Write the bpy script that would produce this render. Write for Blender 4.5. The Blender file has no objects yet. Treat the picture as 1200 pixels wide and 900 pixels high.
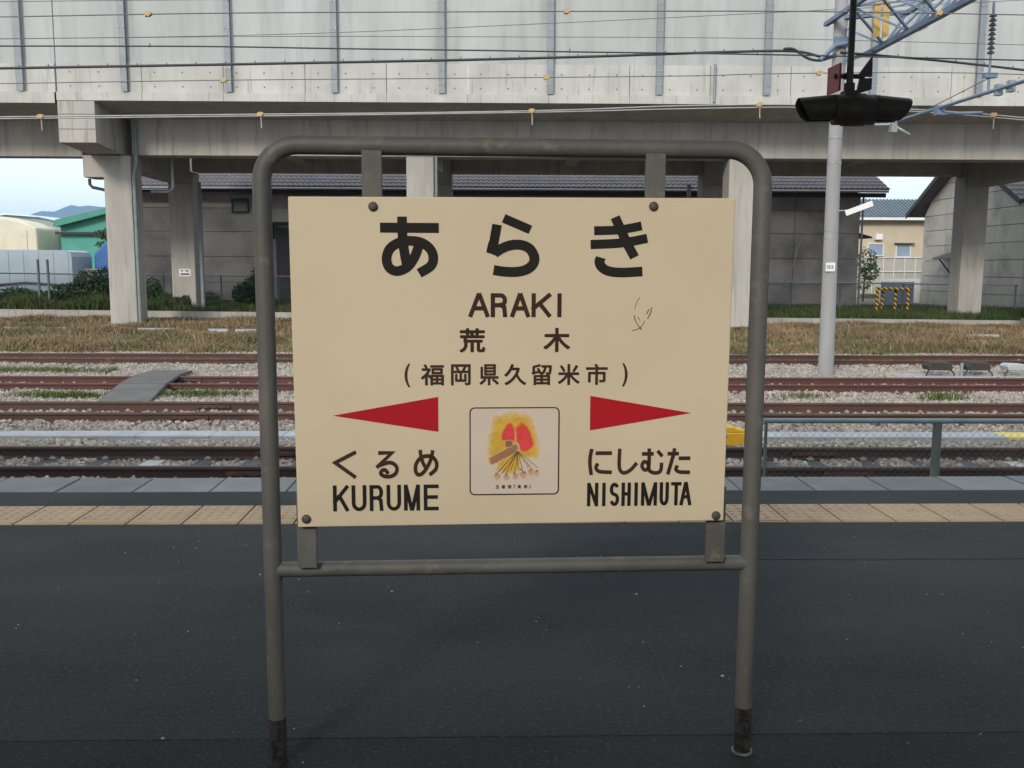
import bpy, bmesh, math, random
import numpy as np
from mathutils import Vector, Matrix
random.seed(7); rng = np.random.default_rng(7)
sc = bpy.context.scene
col = sc.collection
R = math.radians

# ------------------------------------------------------------------ camera, sky, sun, exposure
TH, PS, RO, CAMH = R(7.2), R(0.75), R(0.22), 1.4
f = Vector((math.sin(PS)*math.cos(TH), math.cos(PS)*math.cos(TH), -math.sin(TH)))
r0 = Vector((math.cos(PS), -math.sin(PS), 0)); u0 = r0.cross(f)
rv = r0*math.cos(RO) + u0*math.sin(RO); uv = -r0*math.sin(RO) + u0*math.cos(RO)
cd = bpy.data.cameras.new('camera'); cam = bpy.data.objects.new('camera', cd); col.objects.link(cam)
M = Matrix.Identity(4)
for i in range(3):
    M[i][0], M[i][1], M[i][2] = rv[i], uv[i], -f[i]
M[2][3] = CAMH
cam.matrix_world = M
cd.sensor_width = 36; cd.lens = 36*1080/1200; cd.clip_start = 0.05; cd.clip_end = 20000
sc.camera = cam

SUN_EL, SUN_AZ = R(27), R(203)          # azimuth clockwise from +Y: behind the camera, to the left
w = bpy.data.worlds.new('World'); sc.world = w; w.use_nodes = True
nt = w.node_tree; nt.nodes.clear()
out = nt.nodes.new('ShaderNodeOutputWorld'); bg = nt.nodes.new('ShaderNodeBackground')
sky = nt.nodes.new('ShaderNodeTexSky'); sky.sky_type = 'NISHITA'; sky.sun_disc = False
sky.sun_elevation = SUN_EL; sky.sun_rotation = SUN_AZ
tc = nt.nodes.new('ShaderNodeTexCoord'); mp = nt.nodes.new('ShaderNodeMapping'); mp.inputs['Scale'].default_value = (1, 1, 2.5)
cn = nt.nodes.new('ShaderNodeTexNoise'); cn.inputs['Scale'].default_value = 2.2; cn.inputs['Detail'].default_value = 7
cr = nt.nodes.new('ShaderNodeMapRange'); cr.inputs['From Min'].default_value = .3; cr.inputs['From Max'].default_value = .62
cr.inputs['To Min'].default_value = .45; cr.inputs['To Max'].default_value = .96
mx = nt.nodes.new('ShaderNodeMix'); mx.data_type = 'RGBA'; mx.inputs[7].default_value = (6.6, 7.0, 7.2, 1)
nt.links.new(tc.outputs['Generated'], mp.inputs[0]); nt.links.new(mp.outputs[0], cn.inputs['Vector'])
nt.links.new(cn.outputs['Fac'], cr.inputs['Value']); nt.links.new(cr.outputs[0], mx.inputs[0])
nt.links.new(sky.outputs[0], mx.inputs[6]); nt.links.new(mx.outputs[2], bg.inputs[0])
bg.inputs[1].default_value = 0.085; nt.links.new(bg.outputs[0], out.inputs[0])
sd = bpy.data.lights.new('sun', 'SUN'); sd.energy = .95; sd.angle = R(12); sd.color = (1, .94, .86)
sun = bpy.data.objects.new('sun', sd); col.objects.link(sun)
sun.rotation_euler = (Vector((math.sin(SUN_AZ)*math.cos(SUN_EL), math.cos(SUN_AZ)*math.cos(SUN_EL), math.sin(SUN_EL)))).to_track_quat('Z', 'Y').to_euler()
sc.view_settings.view_transform = 'Standard'; sc.view_settings.look = 'None'
sc.view_settings.exposure = 1.42; sc.view_settings.gamma = 1
sc.render.engine = 'CYCLES'; sc.cycles.max_bounces = 6; sc.cycles.volume_bounces = 0

# ------------------------------------------------------------------ helpers
def mat(name, a, b=None, scale=4, rough=.85, bump=0, bscale=60, stretch=(1, 1, 1), rnd=0, metal=0,
        c=None, cscale=20, cthr=.6, csoft=.06, cstretch=(1, 1, 1), lo=.35, hi=.65, spec=.5):
    m = bpy.data.materials.new(name); m.use_nodes = True
    t = m.node_tree; N = t.nodes; L = t.links
    p = N['Principled BSDF']; p.inputs['Roughness'].default_value = rough; p.inputs['Metallic'].default_value = metal
    p.inputs['Specular IOR Level'].default_value = spec
    g = N.new('ShaderNodeNewGeometry')
    def noise(sc_, st, det=7):
        mp = N.new('ShaderNodeMapping'); mp.inputs['Scale'].default_value = st
        L.new(g.outputs['Position'], mp.inputs[0])
        n = N.new('ShaderNodeTexNoise'); n.inputs['Scale'].default_value = sc_; n.inputs['Detail'].default_value = det
        n.inputs['Roughness'].default_value = .6
        L.new(mp.outputs[0], n.inputs['Vector']); return n.outputs['Fac']
    def mr(s, lo_, hi_, a_=0, b_=1):
        q = N.new('ShaderNodeMapRange'); q.inputs['From Min'].default_value = lo_; q.inputs['From Max'].default_value = hi_
        q.inputs['To Min'].default_value = a_; q.inputs['To Max'].default_value = b_; L.new(s, q.inputs['Value']); return q.outputs[0]
    def mixc(fac, x, y):
        q = N.new('ShaderNodeMix'); q.data_type = 'RGBA'; L.new(fac, q.inputs[0])
        for i, v in ((6, x), (7, y)):
            if isinstance(v, tuple): q.inputs[i].default_value = (*v, 1)
            else: L.new(v, q.inputs[i])
        return q.outputs[2]
    o = None
    b = b or tuple(v*.85 for v in a)
    o = mixc(mr(noise(scale, stretch), lo, hi), a, b)
    if c: o = mixc(mr(noise(cscale, cstretch), cthr-csoft, cthr+csoft), o, c)
    if rnd:
        oi = N.new('ShaderNodeObjectInfo'); h = N.new('ShaderNodeHueSaturation')
        L.new(mr(oi.outputs['Random'], 0, 1, 1-rnd, 1+rnd), h.inputs['Value']); L.new(o, h.inputs['Color']); o = h.outputs[0]
    L.new(o, p.inputs['Base Color'])
    if bump:
        bn = N.new('ShaderNodeBump'); bn.inputs['Strength'].default_value = bump; bn.inputs['Distance'].default_value = .01
        L.new(noise(bscale, (1, 1, 1), 5), bn.inputs['Height']); L.new(bn.outputs[0], p.inputs['Normal'])
    return m

class MB:
    def __init__(s): s.v = []; s.f = []; s.sm = []
    def add(s, vs, fs, smooth=False):
        o = len(s.v); s.v += [tuple(q) for q in vs]; s.f += [tuple(i+o for i in q) for q in fs]; s.sm += [smooth]*len(fs); return s
    def box(s, x0, x1, y0, y1, z0, z1):
        return s.add([(x0, y0, z0), (x1, y0, z0), (x1, y1, z0), (x0, y1, z0), (x0, y0, z1), (x1, y0, z1), (x1, y1, z1), (x0, y1, z1)],
              [(3, 2, 1, 0), (4, 5, 6, 7), (0, 1, 5, 4), (1, 2, 6, 5), (2, 3, 7, 6), (3, 0, 4, 7)])
    def tube(s, pts, r, seg=10, r2=None, caps=True):
        pts = [Vector(p) for p in pts]; n = len(pts); vs = []; prev = None
        for i, p in enumerate(pts):
            d = (pts[min(i+1, n-1)] - pts[max(i-1, 0)]).normalized()
            if prev is None:
                a = d.orthogonal().normalized()
                if abs(d.z) > .9: a = Vector((1, 0, 0)); a = (a - d*a.dot(d)).normalized()
            else: a = (prev - d*prev.dot(d)).normalized()
            prev = a; b = d.cross(a); rr = r if r2 is None else r + (r2-r)*i/(n-1)
            vs += [p + (a*math.cos(2*math.pi*k/seg) + b*math.sin(2*math.pi*k/seg))*rr for k in range(seg)]
        fs = [(i*seg+k, i*seg+(k+1) % seg, (i+1)*seg+(k+1) % seg, (i+1)*seg+k) for i in range(n-1) for k in range(seg)]
        s.add(vs, fs, True)
        if caps:
            s.add(vs[:seg], [tuple(reversed(range(seg)))]); s.add(vs[-seg:], [tuple(range(seg))])
        return s
    def bar(s, a, b, wx, wz):          # rectangular bar between two points
        a, b = Vector(a), Vector(b); d = (b-a).normalized()
        x = d.cross(Vector((0, 0, 1)));
        x = Vector((1, 0, 0)) if x.length < .01 else x.normalized()
        z = x.cross(d)
        vs = [p + x*sx*wx/2 + z*sz*wz/2 for p in (a, b) for sx, sz in ((-1, -1), (1, -1), (1, 1), (-1, 1))]
        return s.add(vs, [(3, 2, 1, 0), (4, 5, 6, 7), (0, 1, 5, 4), (1, 2, 6, 5), (2, 3, 7, 6), (3, 0, 4, 7)])
    def prism(s, poly, axis, lo, hi):   # polygon (2-D) extruded along an axis
        n = len(poly); mk = {'x': lambda a, b, t: (t, a, b), 'y': lambda a, b, t: (a, t, b), 'z': lambda a, b, t: (a, b, t)}[axis]
        vs = [mk(a, b, lo) for a, b in poly] + [mk(a, b, hi) for a, b in poly]
        fs = [tuple(range(n)), tuple(range(2*n-1, n-1, -1))] + [(i, i+n, (i+1) % n+n, (i+1) % n) for i in range(n)]
        return s.add(vs, fs)
    def build(s, name, m, parent=None, off=(0, 0, 0), bevel=0, fix=True):
        me = bpy.data.meshes.new(name)
        ox, oy, oz = off
        me.from_pydata([(x-ox, y-oy, z-oz) for x, y, z in s.v], [], s.f)
        me.polygons.foreach_set('use_smooth', s.sm)
        if fix or bevel:
            bm = bmesh.new(); bm.from_mesh(me)
            if bevel:
                bmesh.ops.remove_doubles(bm, verts=bm.verts, dist=1e-5)
                ed = [e for e in bm.edges if len(e.link_faces) == 2 and e.calc_face_angle(0) > .6]
                bmesh.ops.bevel(bm, geom=ed, offset=bevel, segments=2, affect='EDGES', profile=.5)
            bmesh.ops.recalc_face_normals(bm, faces=bm.faces); bm.to_mesh(me); bm.free()
        me.materials.append(m)
        o = bpy.data.objects.new(name, me); col.objects.link(o)
        if parent: o.parent = parent
        return o

def tag(o, label=None, cat=None, group=None, kind=None):
    for k, v in (('label', label), ('category', cat), ('group', group), ('kind', kind)):
        if v: o[k] = v
    return o
def thing(name, label, cat, loc=(0, 0, 0), rz=0, group=None):
    o = bpy.data.objects.new(name, None); col.objects.link(o); o.empty_display_size = .1
    o.location = loc; o.rotation_euler = (0, 0, rz)
    return tag(o, label, cat, group)
def inst(o, loc, parent=None, rot=None):
    c = o.copy(); col.objects.link(c); c.location = loc
    if parent: c.parent = parent
    if rot: c.rotation_euler = rot
    return c
def part(mb, name, m, parent, bevel=0, label=None, kind=None):      # vertices given in world coordinates
    top = parent
    while top.parent: top = top.parent
    o = mb.build(name, m, parent, tuple(top.location), bevel)
    return tag(o, label=label, kind=kind)
def solo(mb, name, m, label, cat, group=None, bevel=0):             # a thing that is one mesh, origin at its base
    xs = [v[0] for v in mb.v]; ys = [v[1] for v in mb.v]; zs = [v[2] for v in mb.v]
    base = ((min(xs)+max(xs))/2, (min(ys)+max(ys))/2, min(zs))
    o = mb.build(name, m, None, base, bevel); o.location = base
    return tag(o, label, cat, group)
def struct(mb, name, m): return tag(mb.build(name, m), kind='structure')

# ------------------------------------------------------------------ materials
concrete = mat('concrete', (.42, .39, .345), (.335, .312, .275), 1.2, .9, .25, 25, (1, 1, .25), c=(.22, .21, .19), cscale=2.2, cthr=.65, cstretch=(2.2, 2.2, .18), csoft=.12)
parapet_c = mat('parapet_concrete', (.49, .48, .44), (.385, .375, .345), .9, .9, .2, 25, (1, 1, .5), rnd=.03, c=(.25, .235, .21), cscale=3, cthr=.66, cstretch=(2.5, 2.5, .15), csoft=.1)
panel_c = mat('noise_panel_grey', (.435, .45, .435), (.365, .378, .365), .6, .8, .1, 12, (1, 1, .35), rnd=.02, c=(.30, .305, .295), cscale=1.3, cthr=.63, cstretch=(2, 2, .2), csoft=.15)
post_blue = mat('galvanised_post', (.25, .27, .28), (.205, .225, .235), 3, .6, metal=.2)
steel_blue = mat('painted_lattice_steel', (.17, .225, .31), (.13, .175, .25), 6, .5, metal=.2)
galv = mat('galvanised_steel', (.33, .37, .38), (.24, .28, .29), 9, .5, metal=.35)
sign_paint = mat('cream_enamel', (.635, .525, .365), (.60, .495, .338), 1.6, .55, .02, 30, spec=.3, c=(.57, .455, .31), cscale=7, cthr=.74, csoft=.12)
letter = mat('black_print', (.014, .0125, .011), (.020, .017, .014), 8, .7, spec=.15)
brown_print = mat('brown_print', (.040, .021, .014), (.052, .029, .019), 8, .7, spec=.15)
red_print = mat('red_print', (.42, .012, .018), (.38, .010, .016), 6, .6, spec=.15)
frame_paint = mat('frame_grey_paint', (.125, .12, .104), (.088, .085, .075), 7, .55, .25, 40, stretch=(1, 1, .4), c=(.17, .15, .115), cscale=16, cthr=.64, spec=.4)
rust_black = mat('flaking_rust', (.006, .007, .006), (.035, .032, .026), 45, .9, .8, 60, lo=.45, hi=.55)
bolt_m = mat('bolt_head', (.06, .05, .04), (.09, .075, .06), 40, .6, .2)
white_worn = mat('worn_white_ring', (.26, .26, .24), (.10, .10, .09), 40, .8)
plate_m = mat('print_plate', (.62, .52, .42), (.59, .49, .40), 5, .6, spec=.25)
asphalt = mat('asphalt', (.033, .039, .042), (.019, .024, .0265), 1.3, .9, .8, 110, (.6, 1.4, 1), c=(.062, .07, .073), cscale=70, cthr=.62, csoft=.09, spec=.3)
asphalt_near = mat('asphalt_near', (.026, .030, .030), (.015, .018, .018), 1.5, .9, .8, 110, spec=.3, c=(.055, .06, .058), cscale=70, cthr=.62)  # slightly darker asphalt tone for the strip nearest the camera
crack_m = mat('sealed_joint', (.02, .02, .022), None, 8, .8)
grout = mat('grout', (.06, .062, .065), None, 10, .95)
tile_m = mat('tactile_tile_yellow', (.37, .275, .175), (.315, .23, .145), 3, .75, .15, 50, rnd=.07, c=(.22, .165, .11), cscale=7, cthr=.66, csoft=.12)
coping_m = mat('coping_concrete', (.17, .185, .19), (.13, .143, .15), 2.5, .85, .3, 60, rnd=.16, c=(.23, .24, .245), cscale=6, cthr=.68, csoft=.1)
stone_m = mat('ballast_stone', (.33, .29, .25), (.245, .217, .188), 1.2, .95, .3, 40, rnd=.38)
ballast_m = mat('ballast_bed', (.20, .185, .17), (.15, .14, .13), 9, .95, .6, 25)
rail_m = mat('rusty_rail', (.088, .041, .027), (.060, .030, .022), 5, .7, .2, 50, stretch=(.3, 1, 1), c=(.17, .085, .045), cscale=1.2, cthr=.66)
rail_dark = mat('dark_rail', (.06, .033, .026), (.042, .028, .024), 5, .65, .2, 50, stretch=(.3, 1, 1), c=(.11, .055, .035), cscale=1.1, cthr=.68)
rail_red = mat('red_rust_rail', (.098, .034, .026), (.07, .028, .022), 4, .7, .2, 50, stretch=(.3, 1, 1))
clip_m = mat('rail_clip_steel', (.42, .36, .31), (.25, .18, .14), 30, .6)
sleeper_m = mat('sleeper_wood', (.075, .075, .08), (.05, .052, .058), 4, .9, .4, 40, stretch=(4, .5, 1), rnd=.25)
sleeper_pale = mat('sleeper_concrete', (.42, .41, .39), (.34, .33, .31), 4, .9, .3, 40)
trough_m = mat('trough_concrete', (.37, .385, .40), (.31, .325, .34), 3, .85, .2, 40, rnd=.06)
rubber = mat('crossing_board_grey', (.115, .11, .105), (.08, .077, .074), 3, .85, .2, 30, rnd=.1)
yellow_m = mat('yellow_paint', (.72, .40, .02), (.62, .33, .02), 9, .5)
black_m = mat('black_metal', (.030, .025, .020), (.044, .037, .029), 14, .62, .2, 60)
lens_m = mat('dark_lens', (.01, .01, .01), None, 9, .15)
grey_box = mat('grey_box', (.42, .44, .44), (.34, .36, .36), 6, .7)
soil = mat('dry_soil', (.17, .135, .09), (.12, .10, .07), .8, .95, .5, 12)
straw = mat('dry_grass', (.29, .20, .115), (.17, .12, .068), .45, .9, c=(.11, .125, .055), cscale=.5, cthr=.58, csoft=.12, spec=.1)
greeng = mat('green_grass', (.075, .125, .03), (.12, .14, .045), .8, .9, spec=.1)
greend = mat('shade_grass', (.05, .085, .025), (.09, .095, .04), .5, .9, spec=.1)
leaf_d = mat('dark_leaves', (.032, .062, .03), (.055, .095, .045), 2, .8, spec=.2)
bark = mat('bark', (.09, .07, .05), None, 6, .95, .5, 20)
brown_weed = mat('brown_weed', (.20, .115, .05), (.14, .09, .04), 2, .9)
wall_w = mat('warehouse_panel', (.52, .455, .40), (.42, .37, .33), .5, .9, .2, 12, (1, 1, .6), rnd=.06, c=(.19, .175, .165), cscale=.45, cthr=.60, csoft=.16, cstretch=(1, 1, 1.2))
wall_g = mat('gable_panel', (.48, .455, .405), (.40, .38, .34), .6, .9, .2, 12, rnd=.05, c=(.22, .215, .20), cscale=.5, cthr=.64, csoft=.14)
rooft = mat('dark_roof_tile', (.10, .082, .092), (.065, .056, .065), 1.5, .6, .2, 20, c=(.16, .115, .14), cscale=3, cthr=.66)
dark_wood = mat('dark_timber', (.045, .035, .033), (.03, .025, .025), 3, .8)
pipe_pale = mat('pale_pipe', (.36, .37, .36), (.28, .29, .285), 4, .6)
pipe_green = mat('green_grey_pipe', (.20, .25, .235), (.15, .19, .18), 4, .6)
glass = mat('dark_glass', (.03, .045, .05), None, 3, .12)
white_m = mat('white_paint', (.78, .78, .76), (.70, .70, .68), 4, .6)
house_m = mat('cream_render', (.54, .455, .335), (.49, .41, .30), 1, .9)
blue_roof = mat('blue_roof_sheet', (.13, .165, .195), (.10, .135, .165), 2, .5)
blue_glass = mat('pale_window', (.28, .36, .45), (.24, .31, .4), 2, .3)
tarp_c = mat('cream_tarpaulin', (.66, .62, .48), (.58, .54, .41), .8, .8, .4, 3)
tarp_b = mat('blue_tarpaulin', (.03, .14, .36), (.025, .10, .28), 3, .6, .4, 6)
green_s = mat('green_sheet', (.06, .31, .23), (.05, .27, .20), 1, .6)
green_r = mat('green_roof_sheet', (.05, .25, .18), (.04, .22, .155), 1, .6)
barn_m = mat('barn_metal', (.28, .36, .37), (.22, .29, .31), 2, .6, stretch=(4, 4, .2))
barn_r = mat('barn_roof', (.55, .63, .66), (.48, .56, .6), 2, .6)
wallb = mat('blue_grey_sheet', (.36, .42, .47), (.31, .37, .42), 1, .7)
hill_m = mat('forested_hill', (.05, .075, .06), (.04, .06, .05), .004, .95)
wire_m = mat('weathered_wire', (.14, .15, .155), (.1, .11, .115), 3, .6)
cable_m = mat('black_cable', (.035, .035, .04), None, 3, .6)
red_plate = mat('red_plate', (.36, .05, .045), (.30, .045, .04), 9, .6)
pole_m = mat('spun_concrete_pole', (.32, .315, .31), (.265, .26, .255), 2, .85, .15, 40, stretch=(1, 1, .3), c=(.28, .27, .265), cscale=4, cthr=.7)
insul = mat('insulator_brown', (.06, .05, .05), None, 9, .3)
canopy_m = mat('canopy_steel', (.16, .16, .15), (.13, .13, .125), 3, .7)

# ------------------------------------------------------------------ ground, terrain
def ground_z(x, y):                       # dry field between the far track and the kerb
    t = min(max((y-25)/17, 0), 1); q = min(max((x+15)/37, 0), 1)
    return -.97 + t*(.07 - .22*q)
def terrace_z(x): return -.60 - .008*min(max(x+15, -15), 45)
g = MB()
n = 48
S = [-4900, -900, -120, -60] + [-45+i*3 for i in range(31)] + [60, 120, 900, 4900]
YS = [-4900, -200, -20, 0, 6, 24.6, 28, 32, 36, 40, 41.5]
vs = [(x, y, -1.02 if y < 24.7 else ground_z(x, y)) for y in YS for x in S]
fs = [(j*len(S)+i, j*len(S)+i+1, (j+1)*len(S)+i+1, (j+1)*len(S)+i) for j in range(len(YS)-1) for i in range(len(S)-1)]
g.add(vs, fs); struct(g, 'ground', soil)
g = MB(); YS = [41.2, 46, 52, 70, 200, 1500, 4900]
vs = [(x, y, terrace_z(x) - (0 if y > 41.3 else .02)) for y in YS for x in S]
g.add(vs, [(j*len(S)+i, j*len(S)+i+1, (j+1)*len(S)+i+1, (j+1)*len(S)+i) for j in range(len(YS)-1) for i in range(len(S)-1)])
struct(g, 'yard_ground', soil)
g = MB(); g.box(-70, 70, 6.3, 25.2, -1.10, -.965); struct(g, 'ballast_bed', ballast_m)

# hills far beyond the yard
hp = [(-2600, 150), (-2250, 190), (-1963, 205), (-1925, 222), (-1890, 232), (-1840, 230), (-1800, 247), (-1770, 258), (-1735, 252), (-1700, 256), (-1640, 250), (-1500, 265), (-1300, 210), (-1000, 120)]
g = MB(); vs = []
for x, h in hp: vs += [(x, 3700, -1.1), (x*1.01, 3900, h*.62), (x*1.03, 4000, h), (x*1.1, 4400, -1.1)]
g.add(vs, [(i*4+k, i*4+k+1, i*4+k+5, i*4+k+4) for i in range(len(hp)-1) for k in range(3)], True); struct(g, 'hills', hill_m)

# ------------------------------------------------------------------ platform (turned 0.75 degrees against the tracks)
PZ = R(.75)
g = MB(); g.box(-40, 40, 2.62, 4.944, -.9, 0); g.box(-40, 40, 5.334, 5.684, -.9, 0)
g.box(-40, 40, 4.944, 5.334, -.9, -.012); g.box(-40, 40, 5.684, 6.03, -.9, -.03)
plat = struct(g, 'platform', asphalt); plat.rotation_euler.z = PZ
g = MB(); g.box(-40, 40, -4.5, 2.618, -.9, -.002); p2 = struct(g, 'platform_paving', asphalt_near); p2.rotation_euler.z = PZ
# sealed joint in the asphalt
g = MB(); xs = np.linspace(1.15, 9, 60); ys = 4.30 + np.cumsum(rng.normal(0, .006, 60))
vs = []
for x, y in zip(xs, ys): vs += [(x, y-.005, .003), (x, y+.004+rng.uniform(0, .004), .003)]
g.add(vs, [(2*i, 2*i+2, 2*i+3, 2*i+1) for i in range(59)]); g.build('sealed_joint', crack_m, plat, fix=False)
# tactile tiles with raised dots and an inner-edge bar
g = MB(); g.box(-.1455, .1455, -.192, .192, -.03, .004)
for i in range(5):
    for j in range(5):
        cx, cy = -.12+i*.06, -.09+j*.06
        ring = lambda r_, z: [(cx+r_*math.cos(k*math.pi/4), cy+r_*math.sin(k*math.pi/4), z) for k in range(8)]
        g.add(ring(.0165, .004)+ring(.011, .0095), [(k, (k+1) % 8, 8+(k+1) % 8, 8+k) for k in range(8)]+[tuple(range(8, 16))])
g.prism([(-.176, .004), (-.158, .004), (-.162, .0095), (-.172, .0095)], 'x', -.135, .135)
proto = g.build('tactile_tile', tile_m, plat)
for k in range(-33, 34):
    p = (1.974+.304*(k+.5), 5.139, 0)
    o = proto if k == -33 else inst(proto, p, plat)
    o.location = p; o.rotation_euler = (0, 0, math.pi if k % 2 and False else 0)
# coping slabs
g = MB(); g.box(-.2335, .2335, -.192, .197, -.16, .002); proto = g.build('coping_slab', coping_m, plat, bevel=.005)
for k in range(-24, 25):
    p = (2.086+.479*(k+.5), 5.880, random.uniform(-.004, .002))
    o = proto if k == -24 else inst(proto, p, plat)
    o.location = p
g = MB(); g.box(-40, 40, 6.03, 6.05, -1.1, -.17); g.build('edge_wall', concrete, plat)

g = MB(); rg = np.random.default_rng(21)
for _ in range(170):
    x, y, q = rg.uniform(-4, 4), rg.uniform(1.9, 4.9), rg.uniform(.0015, .004)*(2 if rg.random() < .06 else 1)
    g.add([(x-q, y, .001), (x, y-q, .001), (x+q*1.3, y, .001), (x, y+q, .001), (x, y, .001+q)], [(0, 1, 4), (1, 2, 4), (2, 3, 4), (3, 0, 4)])
tag(g.build('grit', stone_m), 'scattered pale grit on the dark asphalt platform', 'grit', kind='stuff')
# platform canopy over the camera (outside the frame): sheds the shade and carries the hanging lamp
CX = thing('platform_canopy', 'grey steel platform canopy roof above the station sign', 'canopy', (0, 0, 0))
g = MB(); g.box(-30, 30, -.35, 4.75, 3.55, 3.62); part(g, 'roof_sheet', canopy_m, CX)
for x in (-18, -9, 10, 19):
    g = MB(); g.box(x-.1, x+.1, -.3, 4.65, 3.30, 3.545); part(g, 'rafter', canopy_m, CX)
    g = MB(); g.box(x-.11, x+.11, -.2, .02, 0, 3.30); part(g, 'column', canopy_m, CX)
g = MB(); g.box(-29.9, 29.9, 4.24, 4.36, 3.22, 3.298); part(g, 'purlin', canopy_m, CX)

WR = thing('unseen_shade_hut', 'added unseen cream hut behind the camera that shades the near platform', 'added hut', (-3, -4.2, 0))  # unseen hut, added only to keep the low sun off the near asphalt
wr_m = mat('shade_hut_boards', (.42, .40, .35), (.36, .34, .30), 2, .8)
g = MB(); g.box(-16, 10, -5.4, -3.05, 0, 3.05); part(g, 'wall', wr_m, WR)
g = MB(); g.box(-16.4, 10.4, -5.6, -2.95, 3.052, 3.2); part(g, 'roof', canopy_m, WR)
glass_ = mat('shade_hut_glass', (.05, .06, .065), None, 3, .1)
for i in range(8):
    x = -14.5+i*3.1
    g = MB(); g.box(x-.65, x+.65, -3.048, -3.01, .95, 1.0); g.box(x-.65, x+.65, -3.048, -3.01, 2.1, 2.15); g.box(x-.65, x-.6, -3.048, -3.01, 1.0, 2.1); g.box(x+.6, x+.65, -3.048, -3.01, 1.0, 2.1)
    wf = part(g, 'window', canopy_m, WR); g = MB(); g.box(x-.6, x+.6, -3.046, -3.03, 1.0, 2.1); part(g, 'pane', glass_, wf)

# ------------------------------------------------------------------ station sign
SG = thing('station_sign', 'cream Japanese station name board held in a grey pipe frame on the platform', 'sign', (.042, 2.5, 0), R(2.653))
def arc(cx, cz, r_, a0, a1, n=8): return [(cx+r_*math.cos(R(a0+(a1-a0)*i/n)), 0, cz+r_*math.sin(R(a0+(a1-a0)*i/n))) for i in range(n+1)]
PX, PT, BR = .668, 1.716, .095
path = [(-PX, 0, .14), (-PX, 0, .8)] + arc(-PX+BR, PT-BR, BR, 180, 90) + [(0, 0, PT)] + arc(PX-BR, PT-BR, BR, 90, 0) + [(PX, 0, .8), (PX, 0, .14)]
g = MB(); g.tube(path, .0247, 20); g.build('pipe_frame', frame_paint, SG, fix=False)
for s in (-1, 1):
    g = MB(); g.tube([(s*PX, 0, q) for q in (0.0, .142)], .0240, 20)
    g.build('rusted_base', rust_black, SG)['label'] = 'black flaking rusted foot of the pipe'
g = MB(); g.tube([(PX, 0, 0), (PX, 0, .005)], .030, 20); g.build('base_ring', white_worn, SG)
g = MB(); g.tube([(-.66, 0, .57), (.66, 0, .57)], .0212, 18); g.build('lower_bar', frame_paint, SG, fix=False)
for x, z0, z1 in ((-.378, 1.49, 1.70), (.367, 1.49, 1.70), (-.568, .585, .80), (.559, .585, .80)):
    g = MB(); g.box(x-.026, x+.026, -.039, -.0215, z0, z1); g.build('mounting_tab', frame_paint, SG, bevel=.002)
g = MB(); g.prism([(-.591, 1.579), (.5765, 1.584), (.573, .710), (-.587, .706)], 'y', -.060, -.040)
panel = g.build('panel', sign_paint, SG, bevel=.003)
for x, z in ((-.374, 1.555), (.358, 1.561), (-.564, .729), (.551, .725)):
    g = MB(); prof = [(.0125, 0), (.0125, .003), (.0095, .0065), (.004, .008)]
    vs = [(x+q*math.cos(k*math.pi/6), -.0601-h, z+q*math.sin(k*math.pi/6)) for q, h in prof for k in range(12)]
    g.add(vs, [(i*12+k, i*12+(k+1) % 12, (i+1)*12+(k+1) % 12, (i+1)*12+k) for i in range(3) for k in range(12)]+[tuple(range(36, 48))], True)
    g.build('bolt', bolt_m, SG)

FY = -.0602   # print lies on the panel's front
_lay = [0]
def spline(pts, n=10):
    P = [np.array(p, float) for p in pts]
    if len(P) < 3: return P
    P = [2*P[0]-P[1]] + P + [2*P[-1]-P[-2]]; o = []
    for i in range(1, len(P)-2):
        for t in np.linspace(0, 1, n, endpoint=False):
            a, b, c, d = P[i-1:i+3]
            o.append(.5*((2*b)+(-a+c)*t+(2*a-5*b+4*c-d)*t*t+(-a+3*b-3*c+d)*t**3))
    return o+[P[-2]]
def stroke(mb, pts, wd, tr, smooth=True, depth=.0007):
    """one brush stroke with square ends, mitred where it turns; tr maps glyph units to sign metres"""
    P = spline(pts) if smooth else [np.array(p, float) for p in pts]
    n = len(P); L, Rr = [], []
    for i in range(n):
        d0 = P[i]-P[i-1] if i else P[1]-P[0]; d1 = P[i+1]-P[i] if i < n-1 else P[-1]-P[-2]
        d0 = d0/np.linalg.norm(d0); d1 = d1/np.linalg.norm(d1); t = d0+d1; t = t/np.linalg.norm(t)
        nn = np.array((-t[1], t[0])); k = wd/2/max(.45, float(nn@np.array((-d0[1], d0[0]))))
        L.append(P[i]+nn*k); Rr.append(P[i]-nn*k)
    _lay[0] += 1; y = FY-depth-.00006*(_lay[0] % 9)
    vs = []
    for a, b in zip(L, Rr):
        for q in (a, b):
            X, Z = tr(q); vs += [(X, y, Z), (X, FY+.0004, Z)]
    fs = []
    for i in range(n-1):
        o = i*4; fs += [(o, o+4, o+6, o+2), (o, o+1, o+5, o+4), (o+2, o+6, o+7, o+3)]
    fs += [(0, 2, 3, 1), (4*n-4, 4*n-3, 4*n-1, 4*n-2)]
    mb.add(vs, fs)
def mapper(bx, tgt):      # glyph box (x0,y0,x1,y1; y down) -> sign box (x0,z0,x1,z1)
    return lambda q: (tgt[0]+(q[0]-bx[0])/(bx[2]-bx[0])*(tgt[2]-tgt[0]), tgt[1]+(q[1]-bx[1])/(bx[3]-bx[1])*(tgt[3]-tgt[1]))

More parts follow.
